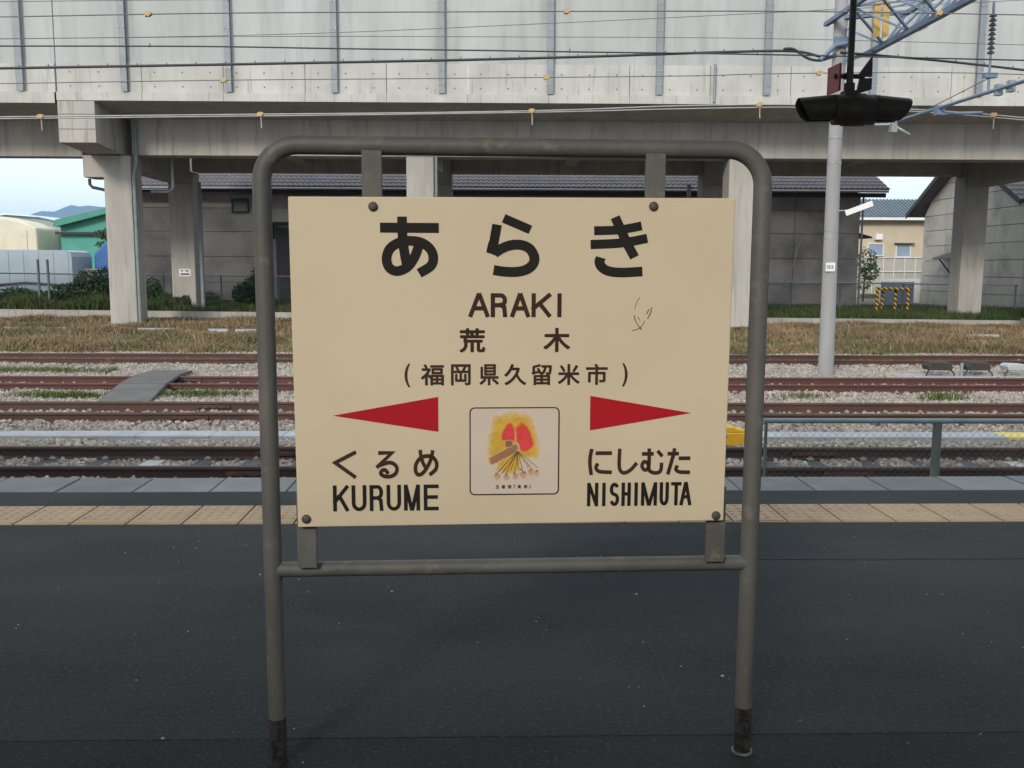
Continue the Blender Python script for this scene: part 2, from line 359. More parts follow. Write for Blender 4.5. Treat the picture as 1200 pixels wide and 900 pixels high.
g = MB(); t = mapper((175, 92, 522, 447), (-.357, 1.530, -.205, 1.374))
stroke(g, [(175, 157), (522, 157)], 58, t, False)
stroke(g, [(305, 92), (306, 180), (312, 260), (322, 330), (332, 383)], 57, t)
stroke(g, [(402, 262), (378, 325), (335, 385), (275, 411), (228, 392), (211, 338), (232, 280), (285, 244), (345, 233), (415, 242), (468, 278), (488, 330), (472, 380), (403, 424)], 57, t)
g.build('letter', letter, panel)['label'] = 'large black hiragana letter'; g = MB()
t = mapper((800, 85, 1110, 447), (-.082, 1.537, .058, 1.376))
stroke(g, [(901, 106), (1056, 172)], 52, t, False)
stroke(g, [(863, 143), (833, 312)], 55, t, False)
stroke(g, [(848, 309), (888, 283), (940, 263), (1000, 260), (1052, 282), (1080, 332), (1070, 375), (1030, 406), (970, 418), (900, 416), (843, 407)], 58, t)
_c = [t(q) for q in ((800, 302), (865, 327), (886, 285), (815, 240))]; g.prism(_c, 'y', FY-.0009, FY+.0004)
g.build('letter', letter, panel)['label'] = 'large black hiragana letter'; g = MB()
t = mapper((720, 100, 1075, 488), (.192, 1.534, .343, 1.376))
stroke(g, [(743, 191), (880, 186), (960, 174), (1038, 158)], 56, t)
stroke(g, [(722, 279), (880, 271), (980, 257), (1075, 237)], 58, t)
stroke(g, [(872, 104), (900, 165), (945, 262), (998, 360)], 60, t)
stroke(g, [(787, 362), (779, 392), (795, 425), (840, 450), (920, 458), (1049, 451)], 62, t)
g.build('letter', letter, panel)['label'] = 'large black hiragana letter'; g = MB()

def glyphs(bx, tgt, wd, m, label, chars):
    t = mapper(bx, tgt)
    for ch in chars:
        g = MB()
        for pts, sm in ch: stroke(g, pts, wd, t, sm)
        g.build('letter', m, panel)['label'] = label
glyphs((75, 103, 1062, 352), (-.490, .916, -.210, .838), 34, brown_print, 'hiragana letter under the left arrow', [
    [([(290, 120), (95, 212), (285, 342)], False)],
    [([(498, 130), (625, 130), (480, 258)], False), ([(505, 240), (560, 222), (612, 215), (655, 235), (672, 272), (655, 312), (610, 335), (555, 333), (520, 312), (530, 284), (562, 280), (590, 312)], True)],
    [([(890, 106), (903, 180), (925, 235), (955, 278)], True), ([(1010, 110), (990, 190), (950, 265), (905, 314), (866, 320), (846, 285), (852, 228), (892, 178), (950, 160), (1010, 172), (1044, 220), (1036, 275), (978, 325)], True)]])
glyphs((118, 85, 1072, 322), (.195, .915, .476, .841), 33, brown_print, 'hiragana letter under the right arrow', [
    [([(150, 88), (136, 150), (133, 220), (147, 318)], True), ([(185, 126), (335, 126)], False), ([(206, 216), (191, 255), (222, 288), (338, 297)], True)],
    [([(408, 88), (405, 230), (420, 285), (455, 302), (510, 278), (570, 215)], True)],
    [([(615, 136), (725, 136)], False), ([(682, 88), (682, 235), (662, 275), (634, 272), (618, 240), (634, 208), (664, 212), (680, 245), (690, 285), (735, 305), (782, 297), (798, 265), (800, 215)], True), ([(760, 110), (806, 158)], False)],
    [([(855, 136), (960, 136)], False), ([(920, 88), (903, 170), (860, 320)], True), ([(960, 177), (1068, 177)], False), ([(950, 240), (936, 272), (966, 297), (1068, 303)], True)]])
def arcp(cx, cy, rx, ry, a0, a1, n=8): return [(cx+rx*math.cos(R(a0+(a1-a0)*i/n)), cy+ry*math.sin(R(a0+(a1-a0)*i/n))) for i in range(n+1)]
LAT = {'A': [[(0, 1), (.455, 0)], [(.545, 0), (1, 1)], [(.2, .66), (.8, .66)]], 'K': [[(0, 0), (0, 1)], [(1, 0), (0, .66)], [(.38, .40), (1, 1)]],
       'U': [[(0, 0), (0, .72)]+arcp(.5, .72, .5, .28, 180, 0)[1:]+[(1, 0)]], 'I': [[(.5, 0), (.5, 1)]],
       'R': [[(0, 0), (0, 1)], [(0, 0), (.62, 0)]+arcp(.62, .25, .34, .25, -90, 90)[1:]+[(0, .5)], [(.62, .5), (.9, .6), (.97, 1)]],
       'M': [[(0, 1), (0, 0)], [(.03, 0), (.46, 1)], [(.54, 1), (.97, 0)], [(1, 0), (1, 1)]], 'E': [[(1, 0), (0, 0), (0, 1), (1, 1)], [(0, .48), (.92, .48)]],
       'N': [[(0, 1), (0, 0)], [(.04, 0), (.96, 1)], [(1, 1), (1, 0)]], 'H': [[(0, 0), (0, 1)], [(1, 0), (1, 1)], [(0, .48), (1, .48)]],
       'T': [[(0, 0), (1, 0)], [(.5, 0), (.5, 1)]],
       'S': [arcp(.5, .25, .48, .25, -25, -250, 10)+arcp(.5, .75, .48, .25, -70, 160, 10)]}
def latin(word, x0, x1, z0, z1, px, wd, m, label):
    lo, hi = px[0][0], px[-1][1]; X = lambda p: x0+(p-lo)/(hi-lo)*(x1-x0)
    for ch, (a, b) in zip(word, px):
        g = MB(); L, Rr = X(a)+wd/2, X(b)-wd/2; T_, B_ = z0-wd/2, z1+wd/2
        for st in LAT[ch]:
            P = [(L+(Rr-L)*x if ch != 'I' else (L+Rr)/2, T_+(B_-T_)*y) for x, y in st]
            def ext(p, q):       # square ends reach the cap height and base line
                d = np.array(p)-np.array(q); d = d/np.linalg.norm(d); return tuple(np.array(p)+d*wd/2)
            if ch not in 'SR' or len(P) < 6:
                P[0] = ext(P[0], P[1]); P[-1] = ext(P[-1], P[-2])
            stroke(g, P, wd, lambda q: q, False)
        g.build('letter', m, panel)['label'] = label
latin('ARAKI', -.128, .118, 1.333, 1.270, [(548.9, 572.7), (574.3, 593.7), (597, 619.6), (621.5, 644.1), (651.4, 656.5)], (.0112), brown_print, 'letter of the romaji station name')
latin('KURUME', -.492, -.210, .820, .749, [(85, 230), (258, 395), (425, 555), (583, 718), (745, 895), (930, 1070)], .0098, letter, 'romaji letter under the left arrow')
latin('NISHIMUTA', .193, .481, .820, .755, [(110, 212), (250, 277), (315, 405), (425, 510), (545, 572), (605, 752), (775, 860), (880, 975), (962, 1070)], .0092, letter, 'romaji letter under the right arrow')

def text_part(strings, m, label=None, parent=None, y=FY):
    """characters set with the built-in font, each fitted to a box (x0,z0,x1,z1) and thickened by e"""
    for s, (x0, z0, x1, z1), e in strings:
        c = bpy.data.curves.new('type', 'FONT'); c.body = s; c.resolution_u = 4
        o = bpy.data.objects.new('type', c); col.objects.link(o)
        me = bpy.data.meshes.new_from_object(o.evaluated_get(bpy.context.evaluated_depsgraph_get()))
        V = np.array([v.co[:] for v in me.vertices]); lo, hi = V.min(0), V.max(0)
        x0, x1, z0, z1 = x0+e, x1-e, z0-e, z1+e
        mb = MB()
        for k in range(8):
            dx, dz = e*math.cos(k*math.pi/4), e*math.sin(k*math.pi/4)
            if e == 0 and k: break
            vs = [(x0+dx+(v[0]-lo[0])/(hi[0]-lo[0])*(x1-x0), y-.0006-.00005*k, dz+z1+(v[1]-lo[1])/(hi[1]-lo[1])*(z0-z1)) for v in V]
            mb.add(vs, [tuple(p.vertices) for p in me.polygons])
        bpy.data.objects.remove(o); bpy.data.curves.remove(c); bpy.data.meshes.remove(me)
        o = mb.build('letter', m, parent or panel, fix=False); tag(o, label=label)
text_part([('\u8352', (-.153, 1.241, -.084, 1.176), .0019), ('\u6728', (.070, 1.242, .142, 1.177), .0019)], brown_print, 'large kanji')
ks = '\u798f\u5ca1\u770c\u4e45\u7559\u7c73\u5e02'
bxs = [(493, 520), (528, 551), (561, 584), (590, 616), (622, 646), (653, 679), (686, 712)]
pm = lambda px: -.255 + (px-493)/(712-493)*(.244+.255)
text_part([(k, (pm(a), 1.1455, pm(b), 1.0885), .0014) for k, (a, b) in zip(ks, bxs)] +
          [('(', (-.298, 1.147, -.283, 1.084), .0012), (')', (.283, 1.147, .298, 1.084), .0012)], brown_print, 'small kanji line')
for tri, d in (([(-.488, 1.009), (-.2095, 1.058), (-.2095, .964)], 'left'), ([(.474, 1.011), (.198, 1.059), (.198, .965)], 'right')):
    g = MB(); g.prism(tri, 'y', FY-.0008, FY+.0004); tag(g.build('arrow', red_print, panel), label='red arrow pointing '+d)
# scratches
g = MB(); t = lambda q: (-.591+(q[0]+590*4.2857-337*4.2857)/4.2857*.002222, 1.577-(q[1]+220*4.2857-231*4.2857)/4.2857*.002254)
for s_, w_ in (([(657, 620), (668, 655), (698, 695)], 4), ([(650, 700), (690, 685), (715, 650)], 3.2), ([(750, 580), (742, 610), (728, 640)], 4), ([(735, 590), (722, 615)], 4), ([(660, 590), (668, 560), (685, 530)], 2), ([(676, 628), (690, 650)], 3)):
    stroke(g, s_, w_, t, True, .0003)
g.build('scratch', brown_print, panel)

# framed picture on the board
def plate_tr(q): return (-.126+(q[0]-78)/782*.240, 1.028-(q[1]-58)/772*.238)
def rrect(x0, z0, x1, z1, r_, n=5):
    o = []
    for cx, cz, a in ((x1-r_, z1-r_, 0), (x0+r_, z1-r_, 90), (x0+r_, z0+r_, 180), (x1-r_, z0+r_, 270)):
        o += [(cx+r_*math.cos(R(a+90*i/n)), cz+r_*math.sin(R(a+90*i/n))) for i in range(n+1)]
    return o
g = MB(); g.prism(rrect(-.1255, .7905, .1145, 1.0285, .013), 'y', FY-.0012, FY+.0003); plate = g.build('picture_plate', plate_m, SG)
a, b = rrect(-.1265, .7895, .1155, 1.0295, .014), rrect(-.1232, .7928, .1122, 1.0262, .0112)
g = MB(); n = len(a)
g.add([(x, FY-.0016, z) for x, z in a]+[(x, FY-.0016, z) for x, z in b], [(i, (i+1) % n, n+(i+1) % n, n+i) for i in range(n)])
g.build('border', brown_print, plate)
def wash(name, colr, under, k1=14):
    m = mat(name, colr, tuple(v*.8 for v in colr), 40, .6); T = m.node_tree; N, L = T.nodes, T.links
    p = N['Principled BSDF']; src = p.inputs['Base Color'].links[0].from_socket
    at = N.new('ShaderNodeAttribute'); at.attribute_name = 'soft'
    gg = N.new('ShaderNodeNewGeometry'); nz = N.new('ShaderNodeTexNoise'); nz.inputs['Scale'].default_value = 90; nz.inputs['Detail'].default_value = 6
    L.new(gg.outputs['Position'], nz.inputs['Vector'])
    ad = N.new('ShaderNodeMath'); ad.operation = 'ADD'; L.new(at.outputs['Fac'], ad.inputs[0]); L.new(nz.outputs['Fac'], ad.inputs[1])
    mr = N.new('ShaderNodeMapRange'); mr.inputs['From Min'].default_value = .55; mr.inputs['From Max'].default_value = 1.25; L.new(ad.outputs[0], mr.inputs['Value'])
    mx = N.new('ShaderNodeMix'); mx.data_type = 'RGBA'; L.new(mr.outputs[0], mx.inputs[0]); mx.inputs[6].default_value = (*under, 1); L.new(src, mx.inputs[7])
    L.new(mx.outputs[2], p.inputs['Base Color']); return m
PW = (.62, .52, .42); YE = (.66, .40, .045)
def blobs(name, polys, m, lay):
    g = MB(); at = []; y = FY-.0013-.00012*lay
    for poly in polys:
        P = np.array(spline(list(poly)+[poly[0]], 5)[:-1]); c = P.mean(0); n = len(P)
        rings = [(c+(P-c)*k, s) for k, s in ((1.10, 0.), (.93, .55), (.7, 1.))]
        for q, s in rings: at += [s]*n
        at.append(1.)
        vs = [(*plate_tr(p)[:1], y, plate_tr(p)[1]) for q, s in rings for p in q]+[(plate_tr(c)[0], y, plate_tr(c)[1])]
        y -= .00003
        g.add(vs, [(j*n+i, j*n+(i+1) % n, (j+1)*n+(i+1) % n, (j+1)*n+i) for j in range(2) for i in range(n)]+[(2*n+i, 2*n+(i+1) % n, 3*n) for i in range(n)])
    o = g.build(name, m, plate, fix=False); A = o.data.attributes.new('soft', 'FLOAT', 'POINT'); A.data.foreach_set('value', at); return o
blobs('yellow_wash', [[(285, 150), (350, 118), (470, 105), (600, 130), (640, 200), (668, 300), (690, 430), (665, 505), (600, 500), (530, 500), (500, 640), (400, 640), (300, 620), (330, 560), (250, 520), (240, 360), (265, 240)]], wash('yellow_wash', YE, PW), 0)
blobs('red_wash', [[(352, 345), (365, 270), (415, 192), (462, 210), (474, 290), (470, 350), (410, 362)], [(482, 320), (485, 225), (528, 185), (582, 225), (620, 300), (640, 385), (605, 430), (540, 445), (492, 390)]], wash('red_wash', (.74, .055, .05), YE), 2)
blobs('torch', [[(245, 500), (360, 440), (470, 375), (502, 400), (495, 445), (370, 515), (265, 560)], [(385, 350), (440, 345), (455, 390), (400, 410)]], wash('torch_wash', (.36, .17, .085), (.68, .5, .26)), 4)
blobs('figures', [[(cx-r_, cy), (cx, cy-r_), (cx+r_, cy), (cx, cy+r_*1.25)] for cx, cy, r_ in ((318, 662, 30), (397, 668, 28), (477, 662, 27), (548, 645, 36), (615, 625, 32), (665, 632, 27), (525, 600, 14), (588, 578, 12))], wash('figure_wash', (.62, .34, .19), PW), 6)
_fy = FY; FY = FY-.0016
g = MB()
for e in ((310, 645), (358, 640), (400, 640), (438, 610), (470, 635), (505, 600), (550, 640), (590, 575), (625, 600), (675, 590)):
    stroke(g, [(498-.0*e[0], 440), ((498+e[0])/2+random.uniform(-6, 6), (440+e[1])/2), e], 4.2, plate_tr)
for cx, cy in ((308, 642), (395, 645), (470, 640), (560, 632), (520, 604), (610, 612), (668, 618)):
    stroke(g, [(cx-7, cy-2), (cx+7, cy+3)], 11, plate_tr, False)
for x in (392, 410, 430, 446): stroke(g, [(x, 352), (x+4, 395)], 5, plate_tr, False)
g.build('ink_lines', mat('ink_brown', (.17, .10, .04), (.10, .06, .03), 60, .7), plate); FY = _fy
cap = '\u7389\u5782\u5bae\u300c\u9b3c\u591c\u300d'; cw = [(305, 335), (358, 390), (412, 445), (465, 482), (497, 530), (553, 585), (597, 612)]
text_part([(k, (plate_tr((a, 0))[0], plate_tr((0, 742))[1], plate_tr((b, 0))[0], plate_tr((0, 774))[1]), .0003) for k, (a, b) in zip(cap, cw)], brown_print, 'small caption', plate, FY-.0012)

# ------------------------------------------------------------------ lamp hanging from the canopy
HL = thing('hanging_signal_lamp', 'black two-ended hooded lamp hanging on a pipe in front of the concrete mast', 'signal lamp', (1.60, 4.3, 2.05))
def lathe_x(mb, prof, cx, cy, cz, seg=20):     # profile (x, r)
    vs = [(cx+x, cy+r_*math.cos(2*math.pi*k/seg), cz+r_*math.sin(2*math.pi*k/seg)) for x, r_ in prof for k in range(seg)]
    mb.add(vs, [(i*seg+k, i*seg+(k+1) % seg, (i+1)*seg+(k+1) % seg, (i+1)*seg+k) for i in range(len(prof)-1) for k in range(seg)], True)
g = MB(); lathe_x(g, [(-.092, .001), (-.092, .062), (-.088, .068), (-.05, .068), (-.047, .073), (.047, .073), (.05, .068), (.088, .068), (.092, .062), (.092, .001)], 1.605, 4.3, 2.118); part(g, 'lamp_body', black_m, HL)
for s in (-1, 1):
    g = MB(); seg = 18; rows = 7; vs = []; half = []
    for i in range(rows+1):
        for k in range(seg+1):
            a = R(-155 + 310*k/seg)                      # open along the bottom
            ln = .165 - .05*max(0, (abs(a)-.9)/1.8)**1.3
            rr = .060 - .006*i/rows
            x = .088 + ln*i/rows
            vs.append((1.605+s*x, 4.3+rr*math.sin(a), 2.126+rr*math.cos(a)-.010*i/rows))
    fs = [(i*(seg+1)+k, i*(seg+1)+k+1, (i+1)*(seg+1)+k+1, (i+1)*(seg+1)+k) for i in range(rows) for k in range(seg)]
    g.add(vs, fs, True); o = part(g, 'hood', black_m, HL)
    md = o.modifiers.new('thickness', 'SOLIDIFY'); md.thickness = .003
    g = MB(); lathe_x(g, [(s*.0935, .056), (s*.105, .03), (s*.108, .001)], 1.605, 4.3, 2.118); part(g, 'lens', lens_m, HL)
g = MB(); g.tube([(1.583, 4.3, 2.175), (1.583, 4.3, 3.215)], .0155, 12); part(g, 'pipe', canopy_m if False else mat('pipe_brown_black', (.05, .04, .033), (.038, .03, .026), 8, .5), HL)
g = MB(); g.box(1.553, 1.615, 4.27, 4.33, 2.182, 2.20); g.tube([(1.583, 4.3, 2.195), (1.583, 4.3, 2.235)], .024, 12); part(g, 'pipe_socket', black_m, HL)
g = MB(); g.tube([(1.52, 4.33, 2.272), (1.66, 4.33, 2.272)], .011, 8); g.box(1.57, 1.60, 4.30, 4.345, 2.26, 2.285); part(g, 'cross_arm', black_m, HL)
g = MB(); a_, b_ = Vector((1.522, 4.42, 0)), Vector((1.534, 4.30, 0)); d = (b_-a_)
vs = []
for p in (a_, b_):
    for q in (0, .012): vs += [(p.x+q*.9, p.y+q*.3, 2.205), (p.x+q*.9, p.y+q*.3, 2.325)]
g.add(vs, [(0, 1, 5, 4), (2, 6, 7, 3), (0, 2, 3, 1), (4, 5, 7, 6), (1, 3, 7, 5), (0, 4, 6, 2)]); part(g, 'red_plate', red_plate, HL, label='small square red plate turned nearly edge on')
g = MB(); g.prism([(1.622, 2.268), (1.69, 2.362), (1.692, 2.27)], 'y', 4.318, 4.330); g.prism([(1.636, 2.262), (1.692, 2.262), (1.692, 2.213), (1.622, 2.19)], 'y', 4.318, 4.330)
part(g, 'back_fin', mat('fin_grey', (.055, .052, .05), (.04, .04, .04), 9, .6), HL)

# ------------------------------------------------------------------ tracks
def rail_profile():   # half metre frame: (y, z) from the rail top
    h = [(.0325, -.012), (.0325, -.035), (.010, -.048), (.008, -.118), (.0635, -.140), (.0635, -.153)]
    top = [(.026, 0)]
    r_ = top + h
    return r_ + [(-y, z) for y, z in reversed(r_)]
TR = [(10.64, rail_dark, 'nearest railway track with two dark brown rails just past the platform edge', 1.1),
      (14.44, rail_m, 'second railway track from the platform with orange rusted rails', 1.8),
      (17.98, rail_red, 'third railway track, red rusted rails passing under the grey foot crossing', 1.8),
      (22.85, rail_m, 'farthest railway track, rusty rails beside the dry grass bank', 1.9)]
SLEEP = {}
for ti, (cy, rm, lab, half) in enumerate(TR):
    T = thing('railway_track', lab, 'railway track', (0, cy, -.955), 0, 'parallel railway tracks')
    gauge = 1.067+.065 if ti < 3 else 1.25
    for s in (-1, 1):
        g = MB(); g.prism([(cy+s*gauge/2+y, -.8+z) for y, z in rail_profile()], 'x', -70, 70); rl = part(g, 'rail', rm, T)
        for xj in ((-2.75, 3.9, 9.2) if ti == 0 else (1.4, -4.7) if ti == 1 else (-6.3,)):
            g = MB(); yy = cy+s*gauge/2
            g.box(xj-.28, xj+.28, yy-.036, yy-.012, -.905, -.85)
            for q in (-.2, -.07, .07, .2): g.box(xj+q-.014, xj+q+.014, yy-.052, yy-.036, -.89, -.865)
            part(g, 'joint_plate', rail_m, rl)
    half_x = .6*cy+2.4; n = int(half_x/.62)
    g = MB(); g.box(-.11, .11, -1.05, 1.05, -.16, 0); sp = g.build('sleeper', sleeper_m, T, bevel=.012); SLEEP[ti] = []
    first = True
    clips = MB()
    for k in range(-n, n+1):
        x = k*.62+random.uniform(-.03, .03)+.12; SLEEP[ti].append(x)
        o = sp if first else inst(sp, (0, 0, 0), T)
        first = False
        o.location = (x, random.uniform(-.03, .03), .006+random.uniform(-.006, .004)); o.rotation_euler = (0, 0, random.uniform(-.012, .012))
        for s in (-1, 1):
            for q in (-1, 1):
                yy = cy+s*gauge/2+q*.075
                clips.box(x-.035, x+.035, yy-.022, yy+.022, -.945, -.922); clips.box(x-.014, x+.014, yy-.012, yy+.012, -.922, -.905)
    part(clips, 'rail_clips', clip_m, T, kind='stuff')
    if ti == 0:      # a pale sleeper on each side of the sign
        for o in T.children:
            if o.name.startswith('sleeper') and (abs(o.location.x+4.05) < .31 or abs(o.location.x-6.1) < .31):
                o.data = o.data.copy(); o.data.materials[0] = sleeper_pale; o['label'] = 'pale concrete sleeper'

# ballast stones: crushed rock scattered on the bed
def stone_cloud(name, P, S_, m):
    me = bpy.data.meshes.new(name); me.vertices.add(len(P)); me.vertices.foreach_set('co', P.astype(np.float32).ravel())
    A = me.attributes.new('size', 'FLOAT', 'POINT'); A.data.foreach_set('value', S_.astype(np.float32))
    me.materials.append(m)
    o = bpy.data.objects.new(name, me); col.objects.link(o)
    G = bpy.data.node_groups.new(name, 'GeometryNodeTree'); G.interface.new_socket('Geometry', in_out='INPUT', socket_type='NodeSocketGeometry'); G.interface.new_socket('Geometry', in_out='OUTPUT', socket_type='NodeSocketGeometry')
    N, L = G.nodes, G.links
    gi = N.new('NodeGroupInput'); go = N.new('NodeGroupOutput')
    ip = N.new('GeometryNodeInstanceOnPoints'); ic = N.new('GeometryNodeMeshIcoSphere'); ic.inputs['Radius'].default_value = 1; ic.inputs['Subdivisions'].default_value = 1
    sp = N.new('GeometryNodeSetPosition'); rv_ = N.new('FunctionNodeRandomValue'); rv_.data_type = 'FLOAT_VECTOR'; rv_.inputs[0].default_value = (-.33,)*3; rv_.inputs[1].default_value = (.33,)*3; rv_.inputs['Seed'].default_value = 3
    L.new(ic.outputs['Mesh'], sp.inputs['Geometry']); L.new(rv_.outputs[0], sp.inputs['Offset'])
    sm = N.new('GeometryNodeSetMaterial'); sm.inputs['Material'].default_value = m; L.new(sp.outputs[0], sm.inputs[0]); L.new(sm.outputs[0], ip.inputs['Instance'])
    ro = N.new('FunctionNodeRandomValue'); ro.data_type = 'FLOAT_VECTOR'; ro.inputs[1].default_value = (6.28,)*3
    rs = N.new('FunctionNodeRandomValue'); rs.data_type = 'FLOAT_VECTOR'; rs.inputs[0].default_value = (.75, .6, .5); rs.inputs[1].default_value = (1.4, 1.1, .85); rs.inputs['Seed'].default_value = 9
    na = N.new('GeometryNodeInputNamedAttribute'); na.inputs['Name'].default_value = 'size'
    vm = N.new('ShaderNodeVectorMath'); vm.operation = 'SCALE'; L.new(rs.outputs[0], vm.inputs[0]); L.new(na.outputs[0], vm.inputs['Scale'])
    L.new(gi.outputs[0], ip.inputs['Points']); L.new(ro.outputs[0], ip.inputs['Rotation']); L.new(vm.outputs[0], ip.inputs['Scale']); L.new(ip.outputs[0], go.inputs[0])
    md = o.modifiers.new('scatter', 'NODES'); md.node_group = G
    return o
def bed_z(x, y):
    z = np.full_like(x, -.958)
    z += .012*np.sin(x*1.7+y)+.010*np.sin(y*3.1-x*.6)
    for ti, (cy, *_r) in enumerate(TR):
        d = np.abs(y-cy)
        z = np.where(d < .50, np.minimum(z, -.955), z)
        z = np.where((d > .62) & (d < 1.5), z+.016, z)
    return z
NP = 210000
yy = 8.2+(25.2-8.2)*rng.random(NP)**.85; xx = (rng.random(NP)*2-1)*(.6*yy+2.2)
keep = np.ones(NP, bool)
for ti, (cy, *_r) in enumerate(TR):
    sx = np.array(SLEEP[ti]); i = np.clip(np.searchsorted(sx, xx), 1, len(sx)-1)
    dd = np.minimum(np.abs(xx-sx[i-1]), np.abs(xx-sx[i]))
    on = (dd < .115) & (np.abs(yy-cy) < 1.05)
    keep &= ~(on & (rng.random(NP) < (.985 if ti == 0 else .8)))
    for s in (-1, 1): keep &= np.abs(yy-(cy+s*.566)) > .075
keep &= ~((np.abs(yy-12.67) < .25))
xx, yy = xx[keep], yy[keep]
Pn = np.stack([xx, yy, bed_z(xx, yy)+rng.uniform(-.012, .012, len(xx))], 1)
so = stone_cloud('ballast_stones', Pn, rng.uniform(.022, .042, len(xx))*(1+.012*(yy-10)), stone_m); tag(so, 'pale grey crushed stone ballast between the tracks', 'ballast', kind='stuff')

# cable trough with lids, one painted yellow
CT = thing('cable_trough', 'pale concrete cable trough running along the ballast beyond the nearest track', 'cable trough', (0, 12.67, -1.0))
g = MB(); g.box(-30, 30, 12.47, 12.87, -1.0, -.935); part(g, 'trough', trough_m, CT)
g = MB(); g.box(-.497, .497, -.195, .195, .066, .10); lid = g.build('lid', trough_m, CT, bevel=.006)
for k in range(-12, 12):
    if k+.5 == 7.5:
        pass
    o = lid if k == -12 else inst(lid, (0, 0, 0), CT)
    o.location = (k+.52, random.uniform(-.006, .006), random.uniform(-.003, .003)); o.rotation_euler = (0, 0, random.uniform(-.004, .004))
    if k == 7:
        o.data = o.data.copy(); o.data.materials[0] = mat('yellow_lid', (.62, .52, .18), None, 5, .8); o['label'] = 'yellow painted lid'

# foot crossing
FC = thing('foot_crossing', 'grey board foot crossing sloping over the third track at left', 'foot crossing', (-6.75, 17.5, -.95))
def board(y0, z0, y1, z1):
    xm = lambda y: -6.40-(y-15.4)*.165
    g = MB(); t_ = .06; hw = .44
    vs = [(xm(y)+s*hw, y, z-d) for y, z in ((y0, z0), (y1, z1)) for s in (-1, 1) for d in (0, t_)]
    g.add(vs, [(0, 2, 6, 4), (1, 5, 7, 3), (0, 1, 3, 2), (4, 6, 7, 5), (0, 4, 5, 1), (2, 3, 7, 6)])
    part(g, 'board', rubber, FC, bevel=.006)
board(15.75, -.895, 17.25, -.785); board(17.262, -.778, 18.72, -.776); board(18.735, -.775, 20.2, -.86)

# yellow trackside box, partly behind the name board
YB = thing('trackside_box', 'yellow trackside box on the ballast at the right edge of the name board', 'equipment box', (3.12, 12.15, -.95))
g = MB(); g.box(2.93, 3.335, 12.05, 12.36, -.95, -.775); part(g, 'case', yellow_m, YB, bevel=.012)
g = MB(); g.prism([(2.95, -.774), (3.30, -.774), (3.27, -.745), (3.17, -.735), (3.13, -.705), (3.0, -.70)], 'y', 12.07, 12.34); part(g, 'lid', yellow_m, YB, bevel=.006)
g = MB()
for x in (2.98, 3.26): g.box(x, x+.04, 12.035, 12.049, -.84, -.80)
part(g, 'latch', black_m, YB)

# black trackside boxes on legs by the far track
def leg_box(x, label, m, grp, w_=.50, h=.17):
    B = thing('trackside_box', label, 'equipment box', (x, 20.1, -.95), 0, grp)
    y0, y1, z0 = 19.95, 20.3, -.80
    prof = [(x-w_/2, z0), (x+w_/2, z0), (x+w_/2+.02, z0+.07), (x+w_/2-.03, z0+h), (x-w_/2+.04, z0+h+.015), (x-w_/2-.03, z0+.09)]
    g = MB(); g.prism(prof, 'y', y0, y1); part(g, 'case', m, B, bevel=.015)
    for s in (-1, 1):
        g = MB(); g.tube([(x+s*(w_/2-.02), 20.0, z0+.01), (x+s*(w_/2+.05), 19.97, -.87), (x+s*(w_/2+.07), 19.96, -.96)], .018, 8); part(g, 'leg', black_m, B)
    return B
leg_box(9.66, 'left one of two black cabled boxes on legs beside the far track', black_m, 'black boxes beside the far track')
leg_box(10.50, 'right one of two black cabled boxes, just past the small grey stub post', black_m, 'black boxes beside the far track')
leg_box(11.36, 'light grey box on legs at the right edge beside the far track', grey_box, None, .42, .13)
solo(MB().tube([(10.13, 19.98, -.97), (10.13, 19.98, -.64)], .035, 10), 'stub_post', galv, 'short grey stub post between the two black trackside boxes', 'post')
g = MB(); g.box(8.75, 12.6, 19.82, 20.55, -.965, -.925); solo(g, 'concrete_pad', trough_m, 'flat concrete pad under the black trackside boxes', 'pad', bevel=.01)

# fence at the platform's far side
fpost = mat('fence_post_paint', (.12, .15, .145), (.09, .115, .11), 6, .6)
PF = thing('chain_link_fence', 'grey pipe and wire mesh fence along the platform edge at right', 'fence', (4, 6.62, -1.0))
g = MB(); g.tube([(1.925, 6.62, .297), (9, 6.62, .297)], .019, 12); part(g, 'top_rail', mat('fence_pipe', (.24, .29, .33), (.19, .235, .27), 8, .5, metal=.1), PF)
for x in (1.945, 3.205, 4.47, 5.73, 7.0, 8.2):
    g = MB(); g.tube([(x, 6.62, -1.02), (x, 6.62, .28)], .012 if x < 2 else .032, 12); part(g, 'post', fpost, PF)
g = MB(); p_ = .056; H0, H1 = -.9, .28
for d in (-1, 1):
    x = 1.9-1.2
    while x < 9.2:
        a0, a1 = x, x+d*(H1-H0)
        z0, z1 = H0, H1
        lo, hi = 1.95, 9.0
        P0, P1 = Vector((a0, 6.62+d*.002, z0)), Vector((a1, 6.62+d*.002, z1))
        def clip(A, B):
            t0, t1 = 0, 1; dx = B.x-A.x
            for lim, sg in ((lo, 1), (hi, -1)):
                if sg*(A.x-lim) < 0 and sg*(B.x-lim) < 0: return None
                if sg*(A.x-lim) < 0: t0 = max(t0, (lim-A.x)/dx)
                elif sg*(B.x-lim) < 0: t1 = min(t1, (lim-A.x)/dx)
            return (A.lerp(B, t0), A.lerp(B, t1)) if t1 > t0 else None
        c = clip(P0, P1)
        if c and c[1].z > -.25: g.tube(c, .0011, 4, caps=False)
        x += p_
part(g, 'wire_mesh', mat('dull_wire', (.15, .17, .175), (.11, .125, .13), 9, .6), PF, kind='stuff')

